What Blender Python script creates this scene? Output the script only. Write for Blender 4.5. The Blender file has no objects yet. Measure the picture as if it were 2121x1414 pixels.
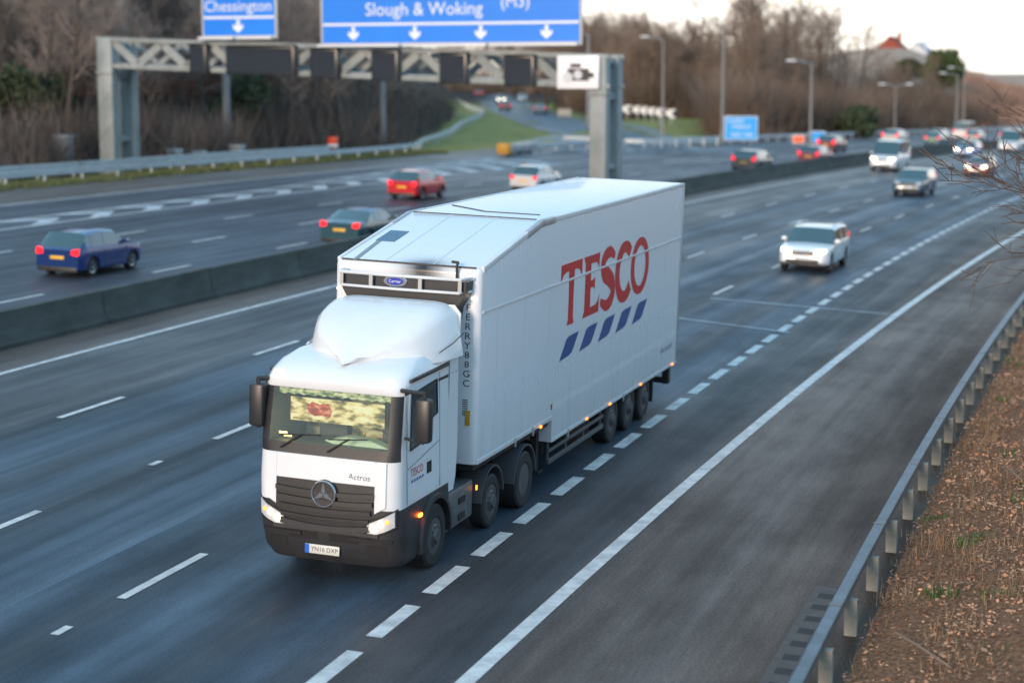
import bpy, bmesh, math, random
import numpy as np
from mathutils import Vector, Matrix
random.seed(7); rng = np.random.default_rng(7)
PI = math.pi
R = math.radians
# ------------------------------------------------------------------ camera, sky, sun, exposure
scn = bpy.context.scene
C = scn.collection
CAM_H, F_PX = 7.8723, 3862.0
cam_d = bpy.data.cameras.new('camera'); cam = bpy.data.objects.new('camera', cam_d); C.objects.link(cam)
cam.location = (0, 0, CAM_H); cam.rotation_euler = (PI/2 - 0.1401830, 0, 0)
cam_d.sensor_width = 36; cam_d.lens = 36*F_PX/2121
cam_d.clip_start = 0.5; cam_d.clip_end = 6000
cam_d.dof.use_dof = True; cam_d.dof.focus_distance = 31.0; cam_d.dof.aperture_fstop = 0.6
scn.camera = cam
SUN_EL, SUN_AZ = R(7), R(205)           # azimuth clockwise from +Y: behind and left of the camera
w = bpy.data.worlds.new('World'); scn.world = w; w.use_nodes = True
nt = w.node_tree; nd = nt.nodes; lk = nt.links
for n in list(nd): nd.remove(n)
wo = nd.new('ShaderNodeOutputWorld'); bg = nd.new('ShaderNodeBackground')
sky = nd.new('ShaderNodeTexSky'); sky.sky_type = 'NISHITA'; sky.sun_disc = False
sky.sun_elevation = SUN_EL; sky.sun_rotation = SUN_AZ; sky.ozone_density = 1.0; sky.dust_density = 1.5
tc = nd.new('ShaderNodeTexCoord'); sep = nd.new('ShaderNodeSeparateXYZ')
mr = nd.new('ShaderNodeMapRange'); mr.inputs[1].default_value = 0.04; mr.inputs[2].default_value = 0.30
mr.inputs[3].default_value = 1.0; mr.inputs[4].default_value = 0.0
no = nd.new('ShaderNodeTexNoise'); no.inputs['Scale'].default_value = 2.5; no.inputs['Detail'].default_value = 5
mp = nd.new('ShaderNodeMapping'); mp.inputs['Scale'].default_value = (1, 1, 4)
mul = nd.new('ShaderNodeMath'); mul.operation = 'MULTIPLY_ADD'; mul.inputs[1].default_value = 0.35; mul.inputs[2].default_value = -0.17
add = nd.new('ShaderNodeMath'); add.operation = 'ADD'; add.use_clamp = True
mix = nd.new('ShaderNodeMix'); mix.data_type = 'RGBA'
CLOUD = (10.5, 9.8, 8.7, 1)
sx = nd.new('ShaderNodeMath'); sx.operation = 'MULTIPLY_ADD'; sx.inputs[1].default_value = -.9; sx.inputs[2].default_value = .55
sy = nd.new('ShaderNodeMath'); sy.operation = 'MULTIPLY_ADD'; sy.inputs[1].default_value = .9; sy.use_clamp = True
lk.new(sep.outputs['X'], sx.inputs[0]); lk.new(sep.outputs['Y'], sy.inputs[0]); lk.new(sx.outputs[0], sy.inputs[2])
cmx = nd.new('ShaderNodeMix'); cmx.data_type = 'RGBA'; cmx.inputs[6].default_value = (6.2, 8.0, 10.0, 1); cmx.inputs[7].default_value = CLOUD
lk.new(sy.outputs[0], cmx.inputs[0]); lk.new(cmx.outputs[2], mix.inputs[7])
lk.new(tc.outputs['Generated'], sep.inputs[0]); lk.new(sep.outputs['Z'], mr.inputs[0])
lk.new(tc.outputs['Generated'], mp.inputs[0]); lk.new(mp.outputs[0], no.inputs['Vector'])
lk.new(no.outputs['Fac'], mul.inputs[0]); lk.new(mul.outputs[0], add.inputs[1]); lk.new(mr.outputs[0], add.inputs[0])
zen = nd.new('ShaderNodeMix'); zen.data_type = 'RGBA'; zen.inputs[0].default_value = .72; zen.inputs[7].default_value = (3.7, 6.7, 9.4, 1)
lk.new(sky.outputs[0], zen.inputs[6])
lk.new(add.outputs[0], mix.inputs[0]); lk.new(zen.outputs[2], mix.inputs[6]); lk.new(mix.outputs[2], bg.inputs[0])
bg.inputs[1].default_value = 0.085
lk.new(bg.outputs[0], wo.inputs[0])
sd_ = bpy.data.lights.new('sun', 'SUN'); sd_.energy = 1.7; sd_.angle = R(12); sd_.color = (1, .76, .56)
sun = bpy.data.objects.new('sun', sd_); C.objects.link(sun)
sv = Vector((math.sin(SUN_AZ)*math.cos(SUN_EL+.12), math.cos(SUN_AZ)*math.cos(SUN_EL+.12), math.sin(SUN_EL+.12)))
sun.rotation_euler = sv.to_track_quat('Z', 'Y').to_euler()
scn.view_settings.view_transform = 'Standard'; scn.view_settings.look = 'None'
scn.view_settings.exposure = 0.92; scn.view_settings.gamma = 1

# ------------------------------------------------------------------ road geometry: s along the motorway, d across it
K0, K1, TH0, X0, CS, GR, GG = 0.00116370, -3.26824e-6, 0.2822734, -9.4463229, -0.0366845, 0.0119866, -6.35996e-5
SM = 300.0
_st = np.arange(-120, 2400, 0.5)
def _head(s):
    s = np.asarray(s, float); c = np.clip(s, -120, SM)
    return TH0 + K0*c + .5*K1*c*c
_h = _head(_st)
_x = np.concatenate([[0], np.cumsum((np.sin(_h[1:])+np.sin(_h[:-1]))*.25)]); _y = np.concatenate([[0], np.cumsum((np.cos(_h[1:])+np.cos(_h[:-1]))*.25)])
_i0 = 240; _x = _x-_x[_i0]+X0; _y = _y-_y[_i0]
def prof(s):
    s = np.asarray(s, float); c = np.clip(s, -60, 240)
    z = GR*c+GG*c*c
    e = np.clip(s-240, 0, 160)
    return z + (GR+2*GG*240)*(e-e*e/320)
def plane(s, d): return CS*np.asarray(d, float)+prof(s)
def wxy(s, d):
    s = np.asarray(s, float); h = _head(s)
    return np.interp(s, _st, _x)+d*np.cos(h), np.interp(s, _st, _y)-d*np.sin(h)
def to_sd(x, y):
    x = np.atleast_1d(np.asarray(x, float)); y = np.atleast_1d(np.asarray(y, float))
    s = np.clip(y*1.0, -100, 2300)
    for _ in range(25):
        h = _head(s); cx = np.interp(s, _st, _x); cy = np.interp(s, _st, _y)
        t = (x-cx)*np.sin(h)+(y-cy)*np.cos(h); s = np.clip(s+t*.8, -118, 2390)
    h = _head(s); cx = np.interp(s, _st, _x); cy = np.interp(s, _st, _y)
    return s, (x-cx)*np.cos(h)-(y-cy)*np.sin(h)
def sstep(t): t = np.clip(t, 0, 1); return t*t*(3-2*t)
def terrain(s, d, x, y):
    inner = plane(s, np.clip(d, -46, 6.3))
    e = -46-d
    G = 2.2+np.clip(y-140, 0, 400)*.0045
    z = inner+(G-inner)*sstep(e/8.)*(sstep((y-60)/60.))
    xb = -9-0.02*np.clip(y-264, 0, 900)
    m = np.minimum(e-5, xb-x)
    z = z+np.where(m > 0, .52*m*m/(m+2.5), 0)*(m < 60)+np.where(m >= 60, 30.0, 0)
    B = sstep((s-205)/60.)
    z = z+B*np.clip(.26*(e-3), 0, 5.0)*(x > 0.12*y)
    z = z+6.0*sstep((y-310)/110.)*sstep((x-.12*y)/30.)*(1-sstep((x/np.maximum(y, 1)-.205)/.045))
    r = np.clip(d-6.6, 0, 40)
    z = z+np.minimum(.16*r, 3.5)
    return z
def hz(x, y):
    s, d = to_sd(x, y)
    return terrain(s, d, np.atleast_1d(x), np.atleast_1d(y))
def frame(s, d, yaw=0.0, tilt=True, dz=0.0):
    x, y = wxy(s, d); h = float(_head(s))
    M = Matrix.Translation((float(x), float(y), float(plane(s, d))+dz)) @ Matrix.Rotation(-h, 4, 'Z')
    if tilt:
        g = float(prof(s+3)-prof(s-3))/6
        M = M @ Matrix.Rotation(g, 4, 'X') @ Matrix.Rotation(-CS, 4, 'Y')
    return M @ Matrix.Rotation(yaw, 4, 'Z')

# ------------------------------------------------------------------ materials
MATS = {}
def mat(name, col, rough=.6, metal=0., emit=None, es=0., noise=None, spec=.5, coat=0., bump=0.):
    if name in MATS: return MATS[name]
    m = bpy.data.materials.new(name); m.use_nodes = True; t = m.node_tree; b = t.nodes['Principled BSDF']
    b.inputs['Base Color'].default_value = (*col, 1); b.inputs['Roughness'].default_value = rough
    b.inputs['Metallic'].default_value = metal; b.inputs['Specular IOR Level'].default_value = spec
    b.inputs['Coat Weight'].default_value = coat; b.inputs['Coat Roughness'].default_value = .08
    if emit: b.inputs['Emission Color'].default_value = (*emit, 1); b.inputs['Emission Strength'].default_value = es
    if noise:
        sc, amt = noise[0], noise[1]; col2 = noise[2] if len(noise) > 2 else tuple(c*(1-amt) for c in col)
        tcn = t.nodes.new('ShaderNodeTexCoord'); n = t.nodes.new('ShaderNodeTexNoise'); n.inputs['Scale'].default_value = sc; n.inputs['Detail'].default_value = 6
        n.inputs['Roughness'].default_value = .65
        mpn = t.nodes.new('ShaderNodeMapping')
        if len(noise) > 3: mpn.inputs['Scale'].default_value = noise[3]
        cr = t.nodes.new('ShaderNodeValToRGB'); cr.color_ramp.elements[0].position = .35; cr.color_ramp.elements[1].position = .65
        cr.color_ramp.elements[0].color = (*col2, 1); cr.color_ramp.elements[1].color = (*col, 1)
        t.links.new(tcn.outputs['Object'], mpn.inputs[0]); t.links.new(mpn.outputs[0], n.inputs['Vector'])
        t.links.new(n.outputs['Fac'], cr.inputs[0]); t.links.new(cr.outputs[0], b.inputs['Base Color'])
        if bump:
            bn = t.nodes.new('ShaderNodeBump'); bn.inputs['Strength'].default_value = bump; bn.inputs['Distance'].default_value = .05
            t.links.new(n.outputs['Fac'], bn.inputs['Height']); t.links.new(bn.outputs[0], b.inputs['Normal'])
    MATS[name] = m; return m
white_paint = mat('white_paint', (.74, .76, .78), .28, noise=(1.2, .06), coat=.3)
black_plastic = mat('black_plastic', (.028, .028, .03), .5, noise=(3, .3))
dark_rubber = mat('dark_rubber', (.018, .018, .02), .8)
tyre_m = mat('tyre_rubber', (.022, .022, .024), .75, noise=(6, .3))
rim_m = mat('steel_rim', (.12, .12, .125), .5, .4, noise=(5, .4))
alloy_m = mat('alloy_rim', (.45, .46, .48), .3, .8)
chrome = mat('chrome', (.75, .76, .78), .15, 1.0)
galv = mat('galvanised_steel', (.36, .40, .43), .42, .45, noise=(1.5, .25))
galv_lt = mat('pale_galvanised', (.50, .54, .56), .5, .15, noise=(1.3, .2))
conc = mat('grey_concrete', (.20, .195, .18), .85, noise=(.8, .35))
chassis_m = mat('chassis_black', (.012, .012, .013), .7)
red_light = mat('red_lamp', (.5, .01, .02), .3, emit=(1, .008, .012), es=1.3)
red_dim = mat('red_lens', (.45, .02, .03), .2, emit=(1, .02, .03), es=.8)
amber_light = mat('amber_lamp', (.8, .2, .02), .3, emit=(1, .22, .02), es=2)
head_light = mat('headlamp_glow', (.9, .85, .7), .2, emit=(1, .80, .52), es=6)
white_lens = mat('clear_lens', (.75, .76, .78), .12, .3)
glass_m = mat('car_glass', (.012, .045, .055), .04, spec=1.0, coat=1.0)
def tinted():
    m = bpy.data.materials.new('windscreen_glass'); m.use_nodes = True; t = m.node_tree
    for n in list(t.nodes): t.nodes.remove(n)
    o = t.nodes.new('ShaderNodeOutputMaterial'); tr = t.nodes.new('ShaderNodeBsdfTransparent'); tr.inputs[0].default_value = (.86, .95, .88, 1)
    g = t.nodes.new('ShaderNodeBsdfGlossy'); g.inputs['Roughness'].default_value = .03; g.inputs[0].default_value = (.9, 1, .95, 1)
    f = t.nodes.new('ShaderNodeFresnel'); f.inputs[0].default_value = 1.75
    x = t.nodes.new('ShaderNodeMixShader'); t.links.new(f.outputs[0], x.inputs[0]); t.links.new(tr.outputs[0], x.inputs[1]); t.links.new(g.outputs[0], x.inputs[2]); t.links.new(x.outputs[0], o.inputs[0])
    return m
screen_glass = tinted()

# ------------------------------------------------------------------ object helpers
def tag(o, label=None, cat=None, group=None, kind=None):
    if label: o['label'] = label
    if cat: o['category'] = cat
    if group: o['group'] = group
    if kind: o['kind'] = kind
    return o
def thing(name, label, cat, M=None, group=None):
    o = bpy.data.objects.new(name, None); C.objects.link(o); o.empty_display_size = .2
    if M is not None: o.matrix_world = M
    return tag(o, label, cat, group)
def finish(bm, name, m, parent=None, smooth=0.0, loc=None):
    bm.normal_update()
    if smooth:
        for f in bm.faces: f.smooth = True
        for e in bm.edges:
            if len(e.link_faces) == 2 and e.calc_face_angle(0) > smooth: e.smooth = False
    me = bpy.data.meshes.new(name); bm.to_mesh(me); bm.free()
    if m: me.materials.append(m)
    o = bpy.data.objects.new(name, me); C.objects.link(o)
    if parent: o.parent = parent
    if loc is not None: o.location = loc
    return o
def obj(name, bm, m, parent=None, smooth=R(32)): return finish(bm, name, m, parent, smooth)
def copy_tree(o, parent=None):
    c = o.copy(); C.objects.link(c)
    if parent: c.parent = parent
    for ch in list(o.children): copy_tree(ch, c)
    return c
def N(): return bmesh.new()
def box(bm, c, s, bev=0.0, rot=None):
    g = bmesh.ops.create_cube(bm, size=1.0); vs = g['verts']
    M = Matrix.Translation(c) @ (rot.to_4x4() if rot else Matrix.Identity(4)) @ Matrix.Diagonal((*s, 1))
    bmesh.ops.transform(bm, matrix=M, verts=vs)
    if bev:
        es = list({e for v in vs for e in v.link_edges}); bmesh.ops.bevel(bm, geom=es, offset=bev, segments=2, affect='EDGES', profile=.5)
    return bm
def bx(bm, x0, x1, y0, y1, z0, z1, bev=0.0): return box(bm, ((x0+x1)/2, (y0+y1)/2, (z0+z1)/2), (abs(x1-x0), abs(y1-y0), abs(z1-z0)), bev)
def cyl(bm, p0, p1, r0, r1=None, n=16, caps=True):
    p0, p1 = Vector(p0), Vector(p1); v = p1-p0; r1 = r0 if r1 is None else r1
    M = Matrix.Translation((p0+p1)/2) @ v.to_track_quat('Z', 'Y').to_matrix().to_4x4()
    bmesh.ops.create_cone(bm, cap_ends=caps, segments=n, radius1=r0, radius2=r1, depth=v.length, matrix=M); return bm
def bar(bm, p0, p1, wd, ht, bev=0.0):
    p0, p1 = Vector(p0), Vector(p1); v = p1-p0
    q = v.to_track_quat('Y', 'Z')
    return box(bm, (p0+p1)/2, (wd, v.length, ht), bev, q.to_matrix())
def prism(bm, pts, f, t):
    """pts 2-d polygon, f maps (u,v,w) to 3-d, w in 0..t"""
    a = [bm.verts.new(f(u, v, 0)) for u, v in pts]; b = [bm.verts.new(f(u, v, t)) for u, v in pts]
    n = len(pts); fs = [bm.faces.new(a[::-1]), bm.faces.new(b)]
    for i in range(n): bm.faces.new((a[i], a[(i+1) % n], b[(i+1) % n], b[i]))
    bmesh.ops.recalc_face_normals(bm, faces=list({f_ for v_ in a+b for f_ in v_.link_faces}))
    return bm
def loft(bm, secs, closed=False, caps=True):
    rows = [[bm.verts.new(p) for p in s] for s in secs]; n = len(rows[0])
    for a, b in zip(rows, rows[1:]):
        for i in range(n if closed else n-1):
            j = (i+1) % n
            vs = [a[i], a[j], b[j], b[i]]
            if len({tuple(round(c, 6) for c in v.co) for v in vs}) < 3: continue
            try: bm.faces.new(vs)
            except ValueError: pass
    if caps and closed:
        bm.faces.new(rows[0][::-1]); bm.faces.new(rows[-1])
    bmesh.ops.remove_doubles(bm, verts=bm.verts, dist=1e-5)
    bmesh.ops.recalc_face_normals(bm, faces=bm.faces)
    return bm
def tube(bm, pts, r, n=8):
    for a, b in zip(pts, pts[1:]): cyl(bm, a, b, r, r, n)
    for p in pts[1:-1]: bmesh.ops.create_icosphere(bm, subdivisions=1, radius=r*1.02, matrix=Matrix.Translation(p))
    return bm
def lathe_x(bm, prof_, cx, cy, cz, n=28):
    """prof_ list of (x offset, radius); axis along x"""
    secs = [[(cx+x, cy+r*math.cos(2*PI*k/n), cz+r*math.sin(2*PI*k/n)) for k in range(n)] for x, r in prof_]
    rows = [[bm.verts.new(p) for p in s] for s in secs]
    for a, b in zip(rows, rows[1:]):
        for i in range(n): bm.faces.new((a[i], a[(i+1) % n], b[(i+1) % n], b[i]))
    if prof_[0][1] > 0: bm.faces.new(rows[0][::-1])
    if prof_[-1][1] > 0: bm.faces.new(rows[-1])
    bmesh.ops.recalc_face_normals(bm, faces=bm.faces); return bm
def text_bm(s, size, f, depth=.004, spacing=1.0):
    """text polygons; local u right, v up, mapped by f(u,v,w)"""
    cu = bpy.data.curves.new('tmp_text', 'FONT'); cu.body = s; cu.size = size; cu.align_x = 'CENTER'; cu.align_y = 'CENTER'; cu.space_character = spacing; cu.resolution_u = 3
    o = bpy.data.objects.new('tmp_text', cu); C.objects.link(o); bpy.context.view_layer.update()
    me = bpy.data.meshes.new_from_object(o.evaluated_get(bpy.context.evaluated_depsgraph_get()))
    bm = bmesh.new(); bm.from_mesh(me)
    for v in bm.verts: v.co = f(v.co.x, v.co.y, depth)
    bpy.data.objects.remove(o); bpy.data.meshes.remove(me); bpy.data.curves.remove(cu)
    bmesh.ops.recalc_face_normals(bm, faces=bm.faces)
    return bm
def np_mesh(name, V, F, m, parent=None, uv=None, smooth=False):
    me = bpy.data.meshes.new(name); V = np.asarray(V, np.float32); F = np.asarray(F, np.int32); k = F.shape[1]
    me.vertices.add(len(V)); me.vertices.foreach_set('co', V.ravel()); me.loops.add(F.size); me.loops.foreach_set('vertex_index', F.ravel())
    me.polygons.add(len(F)); me.polygons.foreach_set('loop_start', np.arange(len(F), dtype=np.int32)*k); me.polygons.foreach_set('loop_total', np.full(len(F), k, np.int32))
    if smooth: me.polygons.foreach_set('use_smooth', np.ones(len(F), bool))
    me.update(calc_edges=True); me.validate()
    if uv is not None:
        l = me.uv_layers.new(name='UVMap'); l.data.foreach_set('uv', np.asarray(uv, np.float32)[F.ravel()].ravel())
    me.materials.append(m); o = bpy.data.objects.new(name, me); C.objects.link(o)
    if parent: o.parent = parent
    return o
# ------------------------------------------------------------------ ground and roads
def ground_material():
    m = bpy.data.materials.new('verge_ground'); m.use_nodes = True; t = m.node_tree; b = t.nodes['Principled BSDF']; b.inputs['Roughness'].default_value = .95; b.inputs['Specular IOR Level'].default_value = .15
    L = t.links; tcn = t.nodes.new('ShaderNodeTexCoord')
    at = t.nodes.new('ShaderNodeAttribute'); at.attribute_name = 'cover'
    def noise(sc, det=6, ro=.65):
        n = t.nodes.new('ShaderNodeTexNoise'); n.inputs['Scale'].default_value = sc; n.inputs['Detail'].default_value = det; n.inputs['Roughness'].default_value = ro; L.new(tcn.outputs['Object'], n.inputs['Vector']); return n
    def ramp(src, stops):
        c = t.nodes.new('ShaderNodeValToRGB'); e = c.color_ramp.elements
        e[0].position, e[0].color = stops[0][0], (*stops[0][1], 1); e[1].position, e[1].color = stops[-1][0], (*stops[-1][1], 1)
        for p, col in stops[1:-1]: k = e.new(p); k.color = (*col, 1)
        L.new(src, c.inputs[0]); return c
    n1 = noise(.35); n2 = noise(3.5); n3 = noise(14, 8, .7)
    grass = ramp(n1.outputs['Fac'], [(.3, (.15, .155, .055)), (.5, (.25, .25, .085)), (.7, (.33, .265, .13))])
    litter = ramp(n3.outputs['Fac'], [(.34, (.09, .042, .024)), (.5, (.26, .125, .068)), (.66, (.42, .24, .14))])
    soil = ramp(n2.outputs['Fac'], [(.3, (.022, .018, .016)), (.5, (.045, .036, .03)), (.7, (.08, .062, .05))])
    pale = ramp(n2.outputs['Fac'], [(.3, (.28, .18, .13)), (.5, (.44, .30, .22)), (.7, (.55, .41, .32))])
    s = t.nodes.new('ShaderNodeSeparateColor'); L.new(at.outputs['Color'], s.inputs[0])
    cur = soil.outputs[0]
    for ch, src in (('Red', grass), ('Green', litter), ('Blue', pale)):
        mx = t.nodes.new('ShaderNodeMix'); mx.data_type = 'RGBA'; L.new(s.outputs[ch], mx.inputs[0]); L.new(cur, mx.inputs[6]); L.new(src.outputs[0], mx.inputs[7]); cur = mx.outputs[2]
    L.new(cur, b.inputs['Base Color'])
    bn = t.nodes.new('ShaderNodeBump'); bn.inputs['Strength'].default_value = .8; bn.inputs['Distance'].default_value = .12; L.new(n3.outputs['Fac'], bn.inputs['Height']); L.new(bn.outputs[0], b.inputs['Normal'])
    return m
def gsteps(*seg):
    out = []
    for a, b, st in seg: out += list(np.arange(a, b, st))
    return np.array(out+[seg[-1][1]])
S_ = gsteps((-60, 0, 10), (0, 400, 4), (400, 700, 20), (700, 2300, 100))
D_ = gsteps((-900, -300, 60), (-300, -120, 12), (-120, -60, 3), (-60, -46, 1), (-46, 6.3, 52.3/8), (6.3, 16, .7), (16, 60, 4), (60, 400, 40))
SS, DD = np.meshgrid(S_, D_, indexing='ij'); XX, YY = wxy(SS, DD)
ZZ = terrain(SS, DD, XX, YY)
inner = (DD > -45.9) & (DD < 6.2); ZZ = np.where(inner, ZZ-.05, ZZ)
rough = rng.normal(size=ZZ.shape)*.05; ZZ = ZZ+np.where((DD > 6.9) | (DD < -52), rough, 0)
V = np.stack([XX, YY, ZZ], -1).reshape(-1, 3); nS, nD = SS.shape
ii, jj = np.meshgrid(np.arange(nS-1), np.arange(nD-1), indexing='ij'); a = (ii*nD+jj).ravel()
Fq = np.stack([a, a+nD, a+nD+1, a+1], 1)
g_o = np_mesh('ground', V, Fq[:, ::-1], ground_material(), smooth=True); tag(g_o, kind='structure')
ca = g_o.data.color_attributes.new('cover', 'FLOAT_COLOR', 'POINT'); col = np.zeros((len(V), 4), np.float32); col[:, 3] = 1
sv_, dv_, xv, yv = SS.ravel(), DD.ravel(), XX.ravel(), YY.ravel()
e_ = -46-dv_; xb_ = -9-0.02*np.clip(yv-264, 0, 900); mm = np.minimum(e_-5, xb_-xv)
emx = np.where(xv < 9.5, 90., 26.); gr = np.where((e_ > -1) & (e_ < emx), np.clip(1-np.maximum(mm+1.5, 0)/2.0, 0, 1), 0)*np.where(sv_ < 128, np.clip((4.2-e_)/2, 0, 1), np.clip((emx-e_)/8, 0, 1))
col[:, 0] = gr*np.where(xv > .12*yv, 1-sstep((sv_-222)/25), 1); col[:, 1] = np.where(dv_ > 5.5, 1, 0)
col[:, 2] = sstep((sv_-225)/40)*sstep((e_-6)/8)*(e_ > 0)*(xv > .12*yv)
ca.data.foreach_set('color', col.ravel())

def asphalt(name, tints, rough0=.42, lo=-46., hi=7., shoulder=False):
    m = bpy.data.materials.new(name); m.use_nodes = True; t = m.node_tree; b = t.nodes['Principled BSDF']; L = t.links; b.inputs['Specular IOR Level'].default_value = .30
    uv = t.nodes.new('ShaderNodeUVMap'); uv.uv_map = 'UVMap'
    sp = t.nodes.new('ShaderNodeSeparateXYZ'); L.new(uv.outputs[0], sp.inputs[0])
    mr = t.nodes.new('ShaderNodeMapRange'); mr.inputs[1].default_value = lo; mr.inputs[2].default_value = hi; L.new(sp.outputs['Y'], mr.inputs[0])
    cr = t.nodes.new('ShaderNodeValToRGB'); e = cr.color_ramp.elements; st = [((d-lo)/(hi-lo), c) for d, c in tints]
    e[0].position, e[0].color = st[0][0], (*st[0][1], 1); e[1].position, e[1].color = st[-1][0], (*st[-1][1], 1)
    for p, c in st[1:-1]: k = e.new(p); k.color = (*c, 1)
    L.new(mr.outputs[0], cr.inputs[0])
    def nz(scale, sc=1., det=5, ro=.6):
        mp = t.nodes.new('ShaderNodeMapping'); mp.inputs['Scale'].default_value = (*scale, 1); L.new(uv.outputs[0], mp.inputs[0])
        n = t.nodes.new('ShaderNodeTexNoise'); n.inputs['Scale'].default_value = sc; n.inputs['Detail'].default_value = det; n.inputs['Roughness'].default_value = ro; L.new(mp.outputs[0], n.inputs['Vector']); return n
    st1 = nz((.025, 1.1), 1.3, 6, .6); st2 = nz((.35, 5.), 1.0, 6, .7); bl = nz((.22, .5) if shoulder else (.12, .35), 1., 5); fine = nz((22, 22), 1., 3, .6)
    def mrange(src, a0, a1, b0, b1):
        n = t.nodes.new('ShaderNodeMapRange'); n.inputs[1].default_value = a0; n.inputs[2].default_value = a1; n.inputs[3].default_value = b0; n.inputs[4].default_value = b1; L.new(src, n.inputs[0]); return n.outputs[0]
    def mth(op, x, y):
        n = t.nodes.new('ShaderNodeMath'); n.operation = op
        for i, q in enumerate((x, y)):
            if isinstance(q, (int, float)): n.inputs[i].default_value = q
            else: L.new(q, n.inputs[i])
        return n.outputs[0]
    k = mth('MULTIPLY', mth('MULTIPLY', mrange(st1.outputs['Fac'], .3, .7, .80 if shoulder else .62, 1.18 if shoulder else 1.35), mrange(st2.outputs['Fac'], .3, .7, .84, 1.16)), mth('MULTIPLY', mrange(bl.outputs['Fac'], .34, .66, .72 if shoulder else .68, 1.32), mrange(fine.outputs['Fac'], .3, .7, .66, 1.34)))
    if shoulder: L.new(mrange(sp.outputs['Y'], .3, 2.2, .30, .08), b.inputs['Specular IOR Level'])
    hv = t.nodes.new('ShaderNodeVectorMath'); hv.operation = 'SCALE'; L.new(cr.outputs[0], hv.inputs[0]); L.new(k, hv.inputs['Scale'])
    L.new(hv.outputs[0], b.inputs['Base Color'])
    L.new(mth('ADD', mrange(st1.outputs['Fac'], .3, .7, .12, -.08), mth('ADD', mrange(bl.outputs['Fac'], .3, .7, .08, -.06), rough0)), b.inputs['Roughness'])
    bn = t.nodes.new('ShaderNodeBump'); bn.inputs['Strength'].default_value = .5; bn.inputs['Distance'].default_value = .012; L.new(fine.outputs['Fac'], bn.inputs['Height']); L.new(bn.outputs[0], b.inputs['Normal'])
    return m
BL = (.040, .068, .100); BD = (.019, .026, .035); BR = (.066, .066, .069); SH = (.110, .088, .078); OP = (.056, .062, .078); OD = (.036, .040, .050); NL = (.046, .047, .052)  # bright lane blue paints the sky sheen into the asphalt colour
tn = [(-46, SH), (-41.2, SH), (-40.4, OP), (-37.2, OP), (-36.5, OP), (-34.2, OP), (-33.2, OP), (-31.9, OD), (-30.6, OP), (-29.5, OD), (-28.4, OP), (-25.8, OD), (-24.4, OP), (-22.3, OD), (-21, OP), (-18, SH), (-15.9, SH), (-15.3, BR), (-12.2, BR), (-11.6, BD), (-10.5, BL), (-9.2, BD), (-8.6, BL), (-7.75, BD), (-6.4, BL), (-5.2, BL)]
tn2 = [(-5.4, BL), (-4.1, BD), (-3.0, BL), (-1.8, BD), (-1.0, BL), (0.1, NL), (1.5, NL), (2.2, SH), (3.8, SH), (5.2, (.095, .068, .055)), (6.2, (.06, .040, .030))]
# ramp nodes hold at most 32 stops: one material per half of the motorway width
asp_a = asphalt('worn_sheen_asphalt', tn[::1], .46, -46, 7)
asp_b = asphalt('nearside_asphalt', tn2, .52, -6, 7, True)
def strip(name, ss, dL, dR, m, dz=0.0, nd_=2, zfun=plane, kind='structure', parent=None):
    ss = np.asarray(ss, float); fL = dL if callable(dL) else (lambda s: dL+0*s); fR = dR if callable(dR) else (lambda s: dR+0*s)
    L_, R_ = fL(ss), fR(ss); u = np.linspace(0, 1, nd_)
    S2 = np.repeat(ss[:, None], nd_, 1); D2 = L_[:, None]*(1-u)+R_[:, None]*u; X2, Y2 = wxy(S2, D2); Z2 = zfun(S2, D2)+dz
    V = np.stack([X2, Y2, Z2], -1).reshape(-1, 3); n0, n1 = S2.shape
    ii, jj = np.meshgrid(np.arange(n0-1), np.arange(n1-1), indexing='ij'); a = (ii*n1+jj).ravel()
    o = np_mesh(name, V, np.stack([a, a+1, a+n1+1, a+n1], 1), m, uv=np.stack([S2.ravel(), D2.ravel()], 1))
    if kind: o['kind'] = kind
    if parent: o.parent = parent
    return o
s_all = np.arange(-40, 420.1, 3)
strip('road', s_all, -46.2, -5.3, asp_a, 0.0, 14)
strip('near_lanes', s_all, -5.3, 6.35, asp_b, 0.0, 5)
paint_m = mat('road_paint', (.70, .69, .68), .7, noise=(2.6, .28, (.44, .44, .44)), spec=.2)
paint_old = mat('worn_road_paint', (.60, .66, .72), .7, noise=(.7, .5, (.30, .33, .36)))
hard_d = lambda s: 1.645+.0145*(np.clip(s, -40, 140)-20)
edge_d = lambda s: -.0079*(np.clip(s, -40, 160)-20)
strip('hard_shoulder_line', s_all, lambda s: hard_d(s)-.12, lambda s: hard_d(s)+.12, paint_m, .006)
strip('edge_line', s_all, -15.69, -15.52, paint_m, .006)
strip('offside_edge_line', s_all, -19.35, -19.2, paint_m, .006)
strip('slip_edge_line', np.arange(-40, 150, 3), -40.95, -40.75, paint_m, .006)
strip('main_edge_line', np.arange(124, 420, 3), -34.4, -34.22, paint_m, .006)
def dashes(name, starts, ln, dfun, wd, m=paint_m):
    V = []; F = []; UV = []
    for s0 in starts:
        for k, s in enumerate((s0, s0+ln/2, s0+ln)):
            for q in (-wd/2, wd/2):
                d = dfun(s)+q; x, y = wxy(s, d); V.append((x, y, plane(s, d)+.007)); UV.append((s, d))
        b = len(V)-6; F += [(b, b+1, b+3, b+2), (b+2, b+3, b+5, b+4)]
    o = np_mesh(name, V, F, m, uv=UV); o['kind'] = 'structure'; return o
dashes('lane_drop_line', [24.49+2.2244*k-.78 for k in range(-10, 120)], 1.56, edge_d, .24)
def lane_line(name, near, far, d, stud=True):
    st = [near+9*k for k in range(-4, 4) if near+9*k < far-7]+[far+9*k for k in range(0, 36)]
    dashes(name, [s-1.3 for s in st], 2.6, lambda s: d, .15)
lane_line('lane_line', 27.41, 65.6, -4.054)
lane_line('lane_line', 37.61, 76.0, -7.80)
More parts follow.
